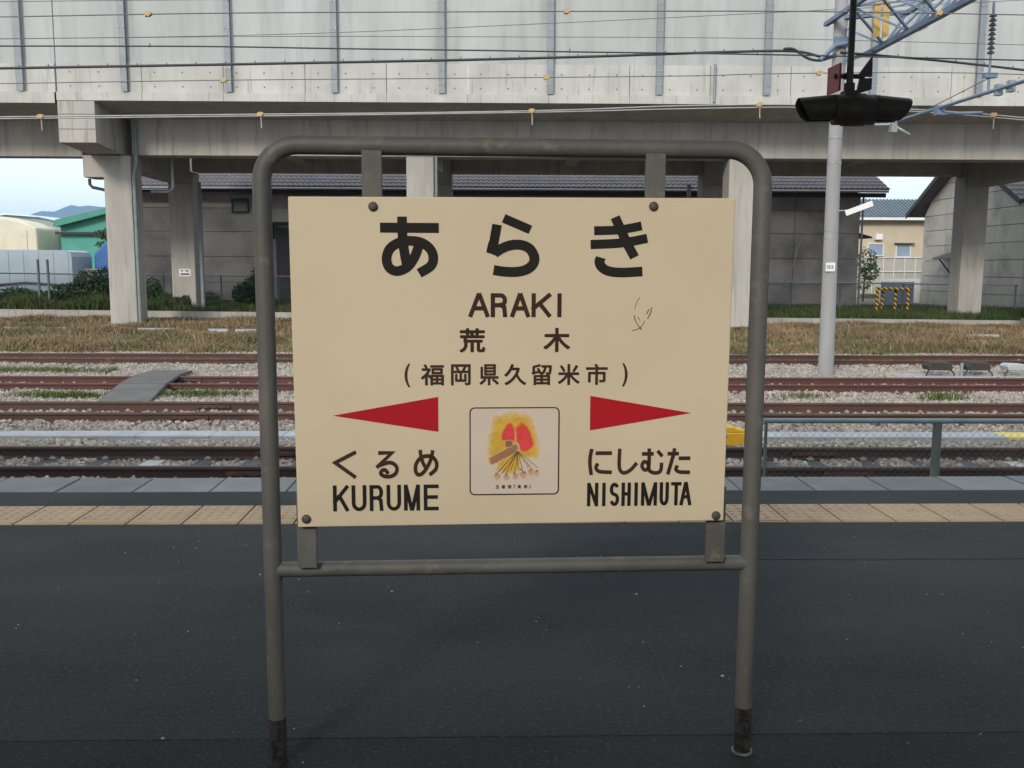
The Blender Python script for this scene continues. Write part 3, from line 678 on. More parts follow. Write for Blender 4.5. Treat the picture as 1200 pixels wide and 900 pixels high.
# ------------------------------------------------------------------ viaduct
VD = thing('railway_viaduct', 'long concrete railway viaduct with tall grey noise barrier spanning the yard', 'viaduct', (0, 41, -1.2))
XL, XR = -16.07, 62
g = MB(); g.prism([(34.6, 7.34), (34.6, 7.64), (47.4, 7.64), (47.4, 7.34), (45.0, 7.08), (37.05, 7.08)], 'x', XL, XR); part(g, 'deck_slab', concrete, VD)
# parapet pieces between joints, ledge, tie holes
xs = [XL, -13.0]; 
while xs[-1] < XR: xs.append(xs[-1]+2.95)
for a, b in zip(xs[:-1], xs[1:]):
    g = MB(); g.box(a+.012, b-.012, 34.66, 34.88, 7.645, 8.72); part(g, 'parapet_panel', parapet_c, VD)
    g = MB(); g.box(a+.008, b-.008, 34.56, 34.90, 7.36 if False else 7.345, 7.642); part(g, 'edge_beam', parapet_c, VD)
    if a < 22:
        g = MB()
        for q in (.16, .5, .84):
            for z in (7.86, 8.36):
                cx = a+(b-a)*q
                g.add([(cx+.035*math.cos(k*math.pi/3), 34.657, z+.035*math.sin(k*math.pi/3)) for k in range(6)], [tuple(range(6))])
        part(g, 'tie_holes', mat('tie_hole', (.17, .165, .15)) if a == XL else bpy.data.materials['tie_hole'], VD, kind='stuff')
px = [-17.331, -13.591, -9.84, -6.018, -2.139, 1.797, 5.761, 9.689, 13.58, 17.469, 21.37, 25.27, 29.17, 33.07, 37]
for i, x in enumerate(px[1:]):
    g = MB(); w_ = .115
    g.box(x-w_, x+w_, 34.50, 34.515, 7.66, 12.2); g.box(x-.012, x+.012, 34.515, 34.64, 7.66, 12.2); g.box(x-w_, x+w_, 34.64, 34.655, 7.66, 12.2)
    o = part(g, 'barrier_post', post_blue, VD)
    g = MB()
    for z in (8.0, 8.5, 9.9, 10.85, 11.9):
        for q in (-.075, .075): g.box(x+q-.025, x+q+.025, 34.478, 34.498, z-.03, z+.03)
    part(g, 'bolts', galv, o, kind='stuff')
for a, b in zip([XL-.01]+px[1:-1], px[1:]):
    g = MB(); g.box(a+.02, b-.02, 34.69, 34.80, 8.725, 12.2); part(g, 'noise_panel', panel_c, VD)
dpipe0 = MB().tube([(7.78, 34.52, 7.4), (7.78, 34.52, 8.75)], .05, 8); part(dpipe0, 'conduit', post_blue, VD)
g = MB(); g.box(XL, XR, 47.1, 47.38, 7.645, 9.3); part(g, 'rear_parapet', parapet_c, VD)
g = MB(); g.box(-14.4, XR, 37.05, 38.0, 5.70, 7.10); part(g, 'girder', concrete, VD, bevel=.03)
g = MB(); g.box(-14.4, XR, 44.1, 45.0, 5.80, 7.10); part(g, 'girder', concrete, VD, bevel=.03)
for a, b in ((-14.35, -3.8), (-2.5, 8.9), (10.2, 21.7)):
    m_ = (a+b)/2; g = MB(); g.box(m_-.3, m_+.3, 38.0, 44.1, 6.1, 7.12); part(g, 'floor_beam', concrete, VD)
for xf, xr in ((-15.0, -14.95), (-3.16, -2.85), (9.57, 10.03), (22.5, 22.5)):
    g = MB(); g.box(xf-.54, xf+.54, 37.0, 38.1, -1.4, 5.69); part(g, 'column', concrete, VD, bevel=.04)
    g = MB(); g.box(xr-.56, xr+.56, 44.0, 45.1, -1.4, 5.79); part(g, 'column', concrete, VD, bevel=.04)
    g = MB(); g.box(xr-.5, xr+.5, 38.12, 43.98, 5.25, 6.95)
    part(g, 'cross_beam', concrete, VD)
# end bracket and bearing seat beside the joint
g = MB(); g.prism([(34.58, 7.33), (34.58, 5.86), (37.0, 5.72), (44.5, 5.72), (44.5, 7.06), (37.05, 7.06)], 'x', -16.05, -14.72); part(g, 'end_bracket', concrete, VD)
g = MB(); g.box(-16.35, -15.52, 37.05, 38.15, 4.85, 5.70); part(g, 'bearing_seat', concrete, VD, bevel=.03)
for z in (6.32, 6.85):
    g = MB(); g.box(-16.04, -14.73, 34.574, 34.579, z, z+.03); part(g, 'formwork_line', mat('formwork_line', (.2, .19, .18)) if z < 6.5 else bpy.data.materials['formwork_line'], VD)
def dpipe(pts, r_, m, name='drainpipe'): part(MB().tube(pts, r_, 10), name, m, VD)
dpipe([(-14.2, 36.92, 7.05), (-14.2, 36.92, 5.4), (-14.33, 36.95, 4.9), (-14.33, 36.95, -.9)], .075, pipe_green)
dpipe([(-13.4, 38.6, 5.9), (-13.4, 38.6, 4.55), (-13.6, 38.6, 4.42), (-14.3, 38.6, 4.42)], .06, pipe_pale)
dpipe([(-16.3, 37.5, 4.83), (-16.3, 37.5, 4.62), (-16.2, 37.5, 4.5), (-15.5, 37.5, 4.35)], .06, cable_m)
dpipe([(-14.1, 44.1, 5.3), (-14.1, 44.1, -.7)], .10, post_blue)
dpipe([(-2.52, 36.95, 5.7), (-2.52, 36.95, -.9)], .06, pipe_green)
dpipe([(8.90, 44.2, 5.3), (8.90, 44.2, -.7)], .10, pipe_pale)
g = MB(); g.box(-15.15, -14.6, 43.98, 43.997, .93, 1.28); pl = part(g, 'notice_plate', white_m, VD)
g = MB()
for i, (a, b) in enumerate(((-15.05, -14.96), (-14.85, -14.7))): g.box(a, b, 43.974, 43.981, 1.16, 1.22)
g.box(-15.08, -14.67, 43.974, 43.981, 1.0, 1.07); part(g, 'printed_lines', cable_m, pl)

V2 = thing('railway_viaduct', 'adjoining viaduct span left of the dark joint line, its dark underside over the sky', 'viaduct', (-35, 41, 5.5))
g = MB(); g.prism([(34.6, 7.25), (34.6, 7.64), (47.4, 7.64), (47.4, 7.25), (45.0, 7.05), (37.05, 7.05)], 'x', -60, -16.13); part(g, 'deck_slab', concrete, V2)
g = MB(); g.box(-60, -16.13, 34.66, 34.88, 7.645, 8.64); part(g, 'parapet_panel', parapet_c, V2)
g = MB(); g.box(-60, -16.13, 34.56, 34.90, 7.25, 7.642); part(g, 'edge_beam', parapet_c, V2)
for y, zb0 in ((37.2, 5.66), (40.8, 6.10), (44.2, 6.50)):
    g = MB(); g.box(-60, -16.4, y, y+.8, zb0, 7.06); part(g, 'girder', concrete, V2)
for x in (-17.331, -21.2, -25.1, -29):
    g = MB(); g.box(x-.125, x+.125, 34.50, 34.515, 7.66, 12.2); g.box(x-.012, x+.012, 34.515, 34.65, 7.66, 12.2); part(g, 'barrier_post', post_blue, V2)
for a, b in ((-17.31, -16.115), (-21.18, -17.35), (-25.08, -21.22), (-29, -25.12)):
    g = MB(); g.box(a, b, 34.69, 34.80, 8.645, 12.2); part(g, 'noise_panel', panel_c, V2)
g = MB(); g.box(-45.5, -44.4, 37.2, 38.3, -1.4, 5.71); part(g, 'column', concrete, V2)

# ------------------------------------------------------------------ mast, gantry, wires
MX, MY = 7.17, 20.07
CM = thing('catenary_mast', 'tall round concrete catenary mast standing in the ballast at right', 'mast', (MX, MY, -1.0))
g = MB(); g.tube([(MX, MY, -1.0), (MX-.03, MY, 3), (MX-.03, MY, 11)], .165, 20, .125); part(g, 'pole', pole_m, CM)
g = MB(); g.box(MX-.17, MX+.03, MY-.185, MY-.165, 1.345, 1.53); pl = part(g, 'number_plate', white_m, CM)
g = MB()
for a, b in ((-.145, -.115), (-.10, -.07), (-.05, -.01)): g.box(MX+a, MX+b, MY-.189, MY-.184, 1.40, 1.48)
part(g, 'printed_lines', galv, pl)
for z in (2.05, 2.2, 3.62, 4.15):
    g = MB(); g.tube([(MX-.03, MY, z), (MX-.03, MY, z+.03)], .152, 18); part(g, 'band', galv, CM)
g = MB(); g.bar((7.36, 19.86, 2.575), (7.93, 19.86, 2.79), .02, .115); part(g, 'marker_board', white_m, CM, label='slanted white board beside the mast')
g = MB(); g.tube([(MX, MY-.1, 2.62), (7.55, 19.885, 2.66)], .014, 6); part(g, 'board_bracket', galv, CM)
g = MB(); g.tube([(MX+.2, MY-.2, 6.1), (MX-.2, MY-.2, 6.02), (MX-.50, MY-.2, 5.72)], .05, 8); g.box(MX-.2, MX+.2, MY-.2, MY-.12, 6.0, 6.2); part(g, 'side_bracket', steel_blue, CM)

GB = thing('catenary_gantry', 'blue-grey steel lattice beam reaching out from the concrete mast over the tracks', 'gantry', (7.4, 20.07, 6.0))
A0, B0, C0 = Vector((6.93, 20.1, 6.56)), Vector((7.86, 20.1, 5.964)), Vector((8.55, 20.1, 6.75))
dy = Vector((.033, -1, 0))
def at(P, t): return P + dy*t
Lb = 8.5
for P, r_ in ((A0, .05), (B0, .062), (C0, .05)):
    g = MB(); g.bar(at(P, -.25), at(P, Lb), r_*2, r_*1.6); part(g, 'chord', steel_blue, GB)
k = 0; t = 0
while t < Lb-.1:
    for P in (A0, C0):
        for (p, q) in ((at(P, t), at(B0, t+.55)), (at(B0, t+.55), at(P, t+1.1))):
            g = MB(); g.bar(p, q, .05, .035); part(g, 'brace', steel_blue, GB)
    for (p, q) in ((at(A0, t), at(C0, t)), (at(A0, t), at(C0, t+1.1))):
        g = MB(); g.bar(p, q, .045, .03); part(g, 'brace', steel_blue, GB)
    t += 1.1
g = MB(); g.bar((MX, MY-.1, 5.7), at(B0, .1), .08, .08); g.bar((MX, MY-.1, 6.62), at(C0, .05), .08, .08); part(g, 'end_plate', steel_blue, GB)
ypl = mat('yellow_tag', (.55, .37, .10), (.47, .31, .09), 9, .6)
for x in (7.42, 7.60):
    g = MB(); g.prism([(x, 5.95), (x+.13, 6.02), (x+.13, 6.9), (x, 6.9)], 'y', 19.0, 19.02); part(g, 'yellow_tag', ypl, GB)
g = MB(); g.prism([(8.38, 6.12), (8.56, 6.2), (8.58, 7.2), (8.36, 7.2)], 'y', 19.1, 19.13); part(g, 'dark_plate', galv, GB)
# hanger with insulator, registration arm
hx, hy = 8.28, 16.05
g = MB(); g.tube([(hx, hy, 5.85), (hx, hy, 4.35)], .022, 8); g.box(hx-.1, hx+.12, hy-.05, hy+.05, 4.62, 4.70); part(g, 'hanger_rod', steel_blue, GB)
g = MB()
for i in range(9): z = 5.02+i*.075; g.tube([(hx, hy, z), (hx, hy, z+.03), (hx, hy, z+.045)], .065, 12, .03)
part(g, 'insulator', insul, GB)
g = MB(); g.tube([(8.1, 19.6, 4.40), (8.2, 16.05, 4.36), (8.3, 13.2, 4.32)], .032, 10); part(g, 'registration_arm', steel_blue, GB)
g = MB(); g.tube([(8.14, 18.4, 4.40), (hx, hy, 4.62)], .008, 6); part(g, 'stay_wire', wire_m, GB)
g = MB(); g.tube([(8.16, 17.6, 4.38), (8.2, 17.5, 4.25), (8.32, 17.3, 4.24), (8.75, 17.1, 4.22)], .03, 8); g.box(8.1, 8.24, 17.5, 17.66, 4.25, 4.42); part(g, 'steady_arm', steel_blue, GB)
g = MB(); g.tube([(7.75, 19.5, 4.36), (8.02, 19.3, 4.34), (8.35, 19.2, 4.12)], .028, 8); g.box(7.98, 8.1, 19.22, 19.36, 4.18, 4.42); part(g, 'steady_arm', galv, GB)
g = MB()
for q in (0, .32): g.box(8.2+q*.1, 8.3+q*.1, 15.6-q, 15.72-q, 4.26, 4.44)
part(g, 'clamp', galv, GB)

marker = mat('yellow_marker', (.45, .31, .13), (.38, .26, .11), 9, .6)
def smoothpts(pts, n=6):
    P = [np.array(p) for p in pts]; return [tuple(q) for q in spline(P, n)]
def wire(label, pts, r_, m, marks=(), ticks=(), drop=0, second=None, ext=True):
    P = [np.array(p) for p in pts]
    P = smoothpts(P)
    if ext:
        d0 = np.array(P[0])-np.array(P[1]); d1 = np.array(P[-1])-np.array(P[-2])
        P = ([tuple(np.array(P[0])+d0/np.linalg.norm(d0)*8)] if ext != 'right' else [])+P+([tuple(np.array(P[-1])+d1/np.linalg.norm(d1)*8)] if ext in (True, 'right') else [])
    g = MB(); g.tube(P, r_, 6, caps=False)
    if second: g.tube(smoothpts(second), r_, 6, caps=False)
    if not marks and not ticks:
        return solo(g, 'overhead_wire', m, label, 'wire', 'overhead wires')
    c = P[len(P)//2]; T = thing('overhead_wire', label, 'wire', c, 0, 'overhead wires'); part(g, 'wire', m, T)
    X = np.array([p[0] for p in P]); Zz = np.array([p[2] for p in P]); y = c[1]
    for x in marks:
        z = float(np.interp(x, X, Zz)); s = y/18
        g = MB(); q = .055*s; g.prism([(x-q*1.1, z+q*.3), (x-q*.4, z+q*.75), (x+q*.9, z+q*.7), (x+q*1.1, z-q*.1), (x+q*.5, z-q*.5), (x+q*.2, z-q*.9), (x-q*.5, z-q*.6), (x-q, z-q*.9)], 'y', y-.02-r_, y+.02+r_)
        o = part(g, 'marker', marker, T)
        if drop:
            g = MB(); g.tube([(x+.01, y, z-.03), (x+.015, y, z-drop)], .012*s, 6); part(g, 'dropper', clip_m, T)
    if ticks:
        g = MB()
        for x in ticks:
            z = float(np.interp(x, X, Zz)); g.tube([(x, y, z-.02*y/18), (x+.01, y, z+.055*y/18)], .009*y/18, 5)
        part(g, 'cable_ties' if len(ticks) > 4 else 'clip', m, T, kind='stuff' if len(ticks) > 4 else None)
    return T
wire('faint topmost wire, just touching the upper edge at left', [(-6.037, 10.6, 4.257), (-2.688, 10.6, 4.312), (1.063, 10.6, 4.367), (6, 10.6, 4.42)], .004, wire_m)
wire('wire with yellow markers near the top of the noise barrier', [(-6.235, 10.6, 4.09), (-5.305, 10.6, 4.11), (-3.16, 10.6, 4.161), (-.817, 10.6, 4.191), (2.01, 10.6, 4.22), (3.906, 10.6, 4.225), (6.577, 10.6, 4.198)], .0065, wire_m, marks=(-3.87, .73, 4.86))
wire('thin wire slanting upward to the right across the barrier panels', [(-13.161, 23, 6.75), (-7.891, 23, 6.845), (-3.818, 23, 6.971), (.882, 23, 7.2), (4.365, 23, 7.382), (10.527, 23, 7.721)], .008, wire_m)
wire('thin nearly level wire across the middle of the barrier panels', [(-13.159, 23.1, 6.77), (-5.857, 23.1, 6.888), (.269, 23.1, 6.92), (6.438, 23.1, 6.923), (13.911, 23.1, 6.795)], .008, wire_m)
wire('dark thin wire with small clips, above the thick black cable', [(-8.559, 14.5, 4.672), (-6.261, 14.5, 4.688), (-4.34, 14.5, 4.694), (-2.412, 14.5, 4.676), (-.347, 14.5, 4.665), (1.337, 14.5, 4.651), (4.069, 14.5, 4.632), (8.79, 14.5, 4.562)], .011, cable_m, ticks=(-5.30, 1.04, 3.9))
W5a = [(-11.43, 19.9, 5.433), (-10.376, 19.9, 5.457), (-7.205, 19.9, 5.529), (-3.315, 19.9, 5.623), (-.654, 19.9, 5.691), (2.014, 19.9, 5.777), (4.688, 19.9, 5.881), (6.118, 19.9, 5.908), (6.75, 19.9, 5.791), (7.02, 19.93, 5.85)]
wire('thick black tied cable bundle sagging from the left up to the mast', W5a, .027, cable_m, ticks=[-10.6+i*.61 for i in range(27)], ext='left', second=[(5.9, 19.88, 5.95), (6.117, 19.88, 5.942), (6.393, 19.88, 5.772), (6.663, 19.88, 5.720), (6.95, 19.9, 5.80)])
wire('thick black cable running down to the right from the mast', [(7.104, 19.92, 5.897), (7.464, 19.9, 5.865), (9.178, 19.9, 5.738), (10.993, 19.9, 5.56), (12.453, 19.9, 5.396)], .025, cable_m, ticks=[7.7+i*.61 for i in range(8)], ext='right')
wire('wire with yellow markers in front of the concrete parapet', [(-8.601, 14.5, 4.113), (-7.575, 14.5, 4.132), (-4.229, 14.5, 4.203), (-1.126, 14.5, 4.247), (2.775, 14.5, 4.309), (4.08, 14.5, 4.349), (6.699, 14.5, 4.385), (9.072, 14.5, 4.337)], .007, wire_m, marks=(-4.20, .70, 4.87), drop=0)
W8 = [(-10.782, 18.1, 4.175), (-9.495, 18.1, 4.198), (-4.654, 18.1, 4.274), (-1.41, 18.1, 4.324), (1.195, 18.1, 4.387), (3.479, 18.1, 4.48), (5.935, 18.1, 4.51), (8.406, 18.1, 4.414), (10.064, 18.1, 4.296), (11.398, 18.1, 4.176)]
W8b = [(-10.784, 18.1, 4.144), (-4.655, 18.1, 4.242), (-1.41, 18.1, 4.301), (1.195, 18.1, 4.355), (3.48, 18.1, 4.424), (5.937, 18.1, 4.463), (8.408, 18.1, 4.374), (11.401, 18.1, 4.144)]
contact = mat('contact_wire', (.36, .37, .36), (.28, .29, .285), 3, .5)
wire('pale double contact wire crossing the dark viaduct underside, hung with yellow droppers', W8, .012, contact, marks=(-8.73, -4.57, .59, 4.95, 9.47), drop=.26, second=W8b)

# ------------------------------------------------------------------ kerb, dry field, plants
KB = thing('retaining_kerb', 'low pale concrete retaining kerb between the dry grass and the viaduct yard', 'kerb', (0, 41.3, -1.2))
for i in range(-9, 10):
    a = i*3.1; b = a+3.09; za, zb = terrace_z(a)+.03, terrace_z(b)+.03
    g = MB(); vs = [(x, y, z) for x, zt in ((a, za), (b, zb)) for y in (41.0, 41.3) for z in (-1.4, zt)]
    g.add(vs, [(0, 1, 3, 2), (4, 6, 7, 5), (0, 4, 5, 1), (2, 3, 7, 6), (1, 5, 7, 3), (0, 2, 6, 4)]); part(g, 'kerb_block', concrete, KB)
g = MB(); g.prism([(23.3, -.75), (28, -.95), (28, -1.1), (23.3, -1.1)], 'y', 40.2, 41.0); solo(g, 'concrete_ramp', trough_m, 'sloping concrete slab beside the viaduct column at far right', 'ramp')
ES = thing('edging_strip', 'broken line of white edging pieces lying in the dry grass at left', 'edging', (-13, 33.8, -.95))
for a, b in ((-18.2, -17.3), (-16.9, -15.9), (-15.4, -13.5), (-13.2, -11.9), (-10.6, -9.9), (-9.6, -8.2)):
    g = MB(); y = 34.0-.06*(a+18); zz = ground_z(a, y)+.10; g.box(a, b, y, y+.12, zz-.25, zz); part(g, 'edging_piece', trough_m, ES)
for x, y, l, lab in ((16.6, 32.6, 1.2, 'white concrete fragment in the dry grass beneath the right viaduct column'), (20.4, 33, 1.4, 'white concrete fragment in the dry grass at the right edge')):
    g = MB(); g.box(x, x+l, y, y+.2, -1.2, ground_z(x, y)+.11); solo(g, 'concrete_fragment', trough_m, lab, 'concrete block')

def blades(name, P, h, wd, lean, m, label, cat, rs=1):
    n = len(P); rg = np.random.default_rng(rs)
    a = rg.random(n)*6.283; d = np.stack([np.cos(a), np.sin(a), np.zeros(n)], 1); la = rg.random(n)*6.283
    ld = np.stack([np.cos(la), np.sin(la), np.zeros(n)], 1); H = h*rg.uniform(.5, 1.25, n)[:, None] if np.isscalar(h) else (h*rg.uniform(.5, 1.25, n))[:, None]
    k = lean*rg.uniform(.2, 1.3, n)[:, None]; up = np.array([0, 0, 1.])
    mid = P+up*H*.55+ld*H*k*.35; tip = P+up*H*(1-.35*k)+ld*H*k*1.05
    V = np.stack([P-d*wd/2-up*.03, P+d*wd/2-up*.03, mid+d*wd*.4, mid-d*wd*.4, tip], 1).reshape(-1, 3)
    i = np.arange(n)*5
    me = bpy.data.meshes.new(name); me.vertices.add(5*n); me.vertices.foreach_set('co', V.astype(np.float32).ravel())
    lv = np.concatenate([np.stack([i, i+1, i+2, i+3], 1), np.stack([i+3, i+2, i+4, i+4], 1)[:, :3].repeat(1, 0) if False else np.zeros((0, 4), int)], 0).ravel()
    tv = np.stack([i+3, i+2, i+4], 1).ravel()
    me.loops.add(len(lv)+len(tv)); me.loops.foreach_set('vertex_index', np.concatenate([lv, tv]).astype(np.int32))
    me.polygons.add(2*n)
    me.polygons.foreach_set('loop_start', np.concatenate([np.arange(n)*4, 4*n+np.arange(n)*3]).astype(np.int32))
    me.polygons.foreach_set('loop_total', np.concatenate([np.full(n, 4), np.full(n, 3)]).astype(np.int32))
    me.update(calc_edges=True); me.validate(); me.materials.append(m)
    o = bpy.data.objects.new(name, me); col.objects.link(o); return tag(o, label, cat, kind='stuff')
gz = np.vectorize(ground_z); tz = np.vectorize(terrace_z)
n = 150000; y = 24.9+(41-24.9)*rng.random(n); x = (rng.random(n)*2-1)*(.6*y+2)
dens = np.sin(x*.9+y*1.7)+np.sin(x*.31-y*.8+2)+rng.normal(0, 1, n); kp = dens > -1.1-.5*(y-25)/16
x, y = x[kp], y[kp]
hh = .17+.07*np.sin(x*.7+1.3*y)+.06*np.sin(x*2.1)+np.where(y < 26, -.06, 0)
blades('dry_grass', np.stack([x, y, gz(x, y)], 1), hh, .028, .9, straw, 'dry straw coloured grass bank between the far track and the kerb', 'dry grass')
n = 16000; x = np.where(rng.random(n) < .55, rng.uniform(5.5, 25, n), rng.uniform(-24, 4, n)); y = rng.uniform(25, 31.5, n)
kp = (np.sin(x*1.3+y)+np.sin(x*.5-y*1.1))*.6+rng.normal(0, .5, n) > .65; x, y = x[kp], y[kp]
blades('green_weeds', np.stack([x, y, gz(x, y)], 1), .22, .03, .8, greeng, 'patchy green weeds growing through the dry grass bank', 'weeds', 3)
n = 90000; q_ = rng.random(n); x = np.where(q_ < .45, rng.uniform(8, 30, n), np.where(q_ < .68, rng.uniform(-17, 8, n), rng.uniform(-27, -15.5, n))); y = rng.uniform(41.5, 51.5, n)
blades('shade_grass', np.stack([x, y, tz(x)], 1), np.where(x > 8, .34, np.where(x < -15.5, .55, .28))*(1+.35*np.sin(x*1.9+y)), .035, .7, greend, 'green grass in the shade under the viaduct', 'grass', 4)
n = 5000
for nm, lab, cx, cy, sx, sy, k, hgt in (('weed_strip', 'long strip of green weeds between the two farthest tracks at left', -11.8, 20.6, 2.6, .28, 3600, .13),
        ('weed_patch', 'green weeds against the near side of the foot crossing', -7.9, 16.55, .75, .16, 900, .14),
        ('weed_patch', 'green weeds to the right of the foot crossing', -5.5, 16.7, .75, .2, 900, .15),
        ('weed_patch', 'small green weeds right of the sign post between the tracks', 5.6, 16.6, .5, .15, 260, .13),
        ('weed_patch', 'sparse weeds beside the third track under the mast', 8.0, 16.4, .35, .15, 200, .2)):
    a = rng.normal(0, 1, (k, 2)).clip(-2, 2)*.6
    x, y = cx+a[:, 0]*sx*(1 if nm == 'weed_patch' else 1), cy+a[:, 1]*sy
    blades(nm, np.stack([x, y, np.full(k, -.95)], 1), hgt, .014, .9, greeng, lab, 'weeds', k)

def leaves(mb, c, rad, n, size, rg):
    for _ in range(n):
        while True:
            p = rg.uniform(-1, 1, 3)
            if .15 < p@p < 1: break
        p = np.array(c)+p*np.array(rad); q = rg.normal(0, 1, (2, 3)); a = q[0]/np.linalg.norm(q[0]); b = np.cross(a, q[1]); b /= np.linalg.norm(b)
        s = size*rg.uniform(.6, 1.3); mb.add([p-a*s, p+b*s*.5, p+a*s, p-b*s*.5], [(0, 1, 2, 3)])
def bush(label, base, w_, d_, h, n, m=leaf_d, size=.085, group=None, clumps=7):
    rg = np.random.default_rng(int(abs(base[0])*100)); T = thing('bush', label, 'bush', base, 0, group)
    g = MB()
    for i in range(clumps):
        cx = base[0]+rg.uniform(-.38, .38)*w_; hh = h*rg.uniform(.35, .55)
        n_ = n*2; leaves(g, (cx, base[1]+rg.uniform(-.3, .3)*d_, base[2]+hh*rg.uniform(.7, 1.2)), (w_*.24, d_*.3, hh*.75), n_//clumps, size, rg)
    part(g, 'foliage', m, T)
    for i in range(5):
        x = base[0]+rg.uniform(-.4, .4)*w_; g = MB(); g.tube([(x, base[1], base[2]-.05), (x+rg.uniform(-.15, .15), base[1]+.05, base[2]+h*.6)], .025, 5, .01); part(g, 'stem', bark, T)
bg_ = 'dark bushes behind the kerb at left'
bush('low dark bush in front of the pale blue steel wall at far left', (-22.6, 45.6, -.6), 3.8, 1.6, 1.15, 2300, group=bg_)
bush('tall dark bush in front of the green shed and blue tarp', (-19.7, 45.4, -.6), 2.9, 1.6, 1.9, 2300, group=bg_)
bush('dark bush directly left of the front viaduct column', (-17.4, 45.2, -.6), 1.9, 1.3, 1.55, 1500, group=bg_)
bush('low bush at the foot of the rear column with the notice plate', (-14.9, 43.2, -.63), 1.0, .7, .75, 600, mat('olive_leaves', (.06, .075, .035), (.045, .06, .03), 2, .8), .08)
bush('dark bush against the warehouse wall between columns', (-13.0, 47.5, -.6), 1.4, 1.3, 2.0, 1100)
bush('brown dry bush at the foot of the middle front column', (8.55, 37.4, -.98), .9, .6, .75, 420, brown_weed, .06)
bush('tall thin brown weed left of the front viaduct column', (-16.45, 40.5, -.9), .6, .4, 2.0, 260, brown_weed, .07, clumps=4)
bush('clump of dark green weeds behind the striped barriers', (21.9, 49.3, -.95), 3.0, .9, .5, 700)

n = 14000; x = rng.uniform(-24, 25, n); y = rng.uniform(25.6, 40.8, n)
kp = (np.sin(x*1.9+y*.7)+np.sin(x*.63-y*1.9))*.5+rng.normal(0, .35, n) > .75; x, y = x[kp], y[kp]
blades('tall_straw', np.stack([x, y, gz(x, y)], 1), .42, .022, .7, mat('pale_straw', (.36, .26, .15), (.26, .18, .10), 1.5, .9, spec=.1), 'taller pale straw tufts standing in the dry grass bank', 'dry grass', 8)

# striped hoop barriers
def stripes(name, c1, c2):
    m = bpy.data.materials.new(name); m.use_nodes = True; N, L = m.node_tree.nodes, m.node_tree.links; p = N['Principled BSDF']; p.inputs['Roughness'].default_value = .6
    tc = N.new('ShaderNodeTexCoord'); sx = N.new('ShaderNodeSeparateXYZ'); L.new(tc.outputs['Object'], sx.inputs[0])
    ad = N.new('ShaderNodeMath'); ad.operation = 'ADD'; L.new(sx.outputs['Z'], ad.inputs[0]); L.new(sx.outputs['X'], ad.inputs[1])
    mu = N.new('ShaderNodeMath'); mu.operation = 'MULTIPLY'; mu.inputs[1].default_value = 4.3; L.new(ad.outputs[0], mu.inputs[0])
    fr = N.new('ShaderNodeMath'); fr.operation = 'FRACT'; L.new(mu.outputs[0], fr.inputs[0])
    gt = N.new('ShaderNodeMath'); gt.operation = 'GREATER_THAN'; gt.inputs[1].default_value = .5; L.new(fr.outputs[0], gt.inputs[0])
    mx = N.new('ShaderNodeMix'); mx.data_type = 'RGBA'; mx.inputs[6].default_value = (*c1, 1); mx.inputs[7].default_value = (*c2, 1); L.new(gt.outputs[0], mx.inputs[0]); L.new(mx.outputs[2], p.inputs['Base Color']); return m
stripe = stripes('yellow_black_stripes', (.62, .34, .03), (.015, .014, .013))
def hoop(x0, x1, y0, label):
    T = thing('striped_barrier', label, 'barrier', ((x0+x1)/2, y0, terrace_z(x0)), 0, 'striped hoop barriers')
    z0 = terrace_z(x0)-.05; zt = .42
    for x, y in ((x0, y0), (x1, y0-.5)):
        part(MB().tube([(x, y, z0), (x, y, zt-.03)], .075, 10), 'leg', stripe, T)
    part(MB().tube([(x0-.1, y0+.04, zt), (x1+.12, y0-.54, zt)], .075, 10), 'top_bar', stripe, T)
hoop(19.0, 20.35, 46.4, 'front yellow and black striped hoop barrier with the longest top bar by the right warehouse')
hoop(19.93-.45, 19.93+.0, 46.9, 'rear yellow and black striped hoop barrier, narrower, between the front one\'s legs')

# yard fence
YF = thing('chain_link_fence', 'thin wire yard fence with pipe posts running under the viaduct', 'fence', (0, 48, -.7))
pg = mat('green_grey_post', (.13, .17, .17), (.1, .135, .14), 5, .6)
for i in range(-9, 10):
    x = i*2.95+.35 - (.35 if i == 6 else 0); part(MB().tube([(x, 48, terrace_z(x)-.05), (x, 48, terrace_z(x)+1.55)], .05, 8), 'post', pg, YF)
part(MB().tube([(-26.2, 48, terrace_z(-26)+1.53), (-15, 48, terrace_z(-15)+1.53), (27, 48, terrace_z(27)+1.53)], .035, 6), 'top_rail', galv, YF)
g = MB()
for z in (.5, 1.0): g.tube([(-26.2, 48, terrace_z(-26)+z), (-15, 48, terrace_z(-15)+z), (27, 48, terrace_z(27)+z)], .008, 4)
x = -26
while x < 27:
    zt = terrace_z(x); g.tube([(x, 47.99, zt+.02), (x+1.5, 47.99, zt+1.52)], .003, 3, caps=False); g.tube([(x+1.5, 48.01, zt+.02), (x, 48.01, zt+1.52)], .003, 3, caps=False); x += .16
part(g, 'wire_mesh', galv, YF, kind='stuff')
for x in (-21.9, -21.45):
    solo(MB().tube([(x, 44.3, -.65), (x, 44.3, 1.7)], .06, 8), 'fence_post', pg, 'left of two dark green-grey posts in the bushes at far left' if x < -21.6 else 'right of two dark green-grey posts in the bushes at far left', 'post', 'dark posts at far left')

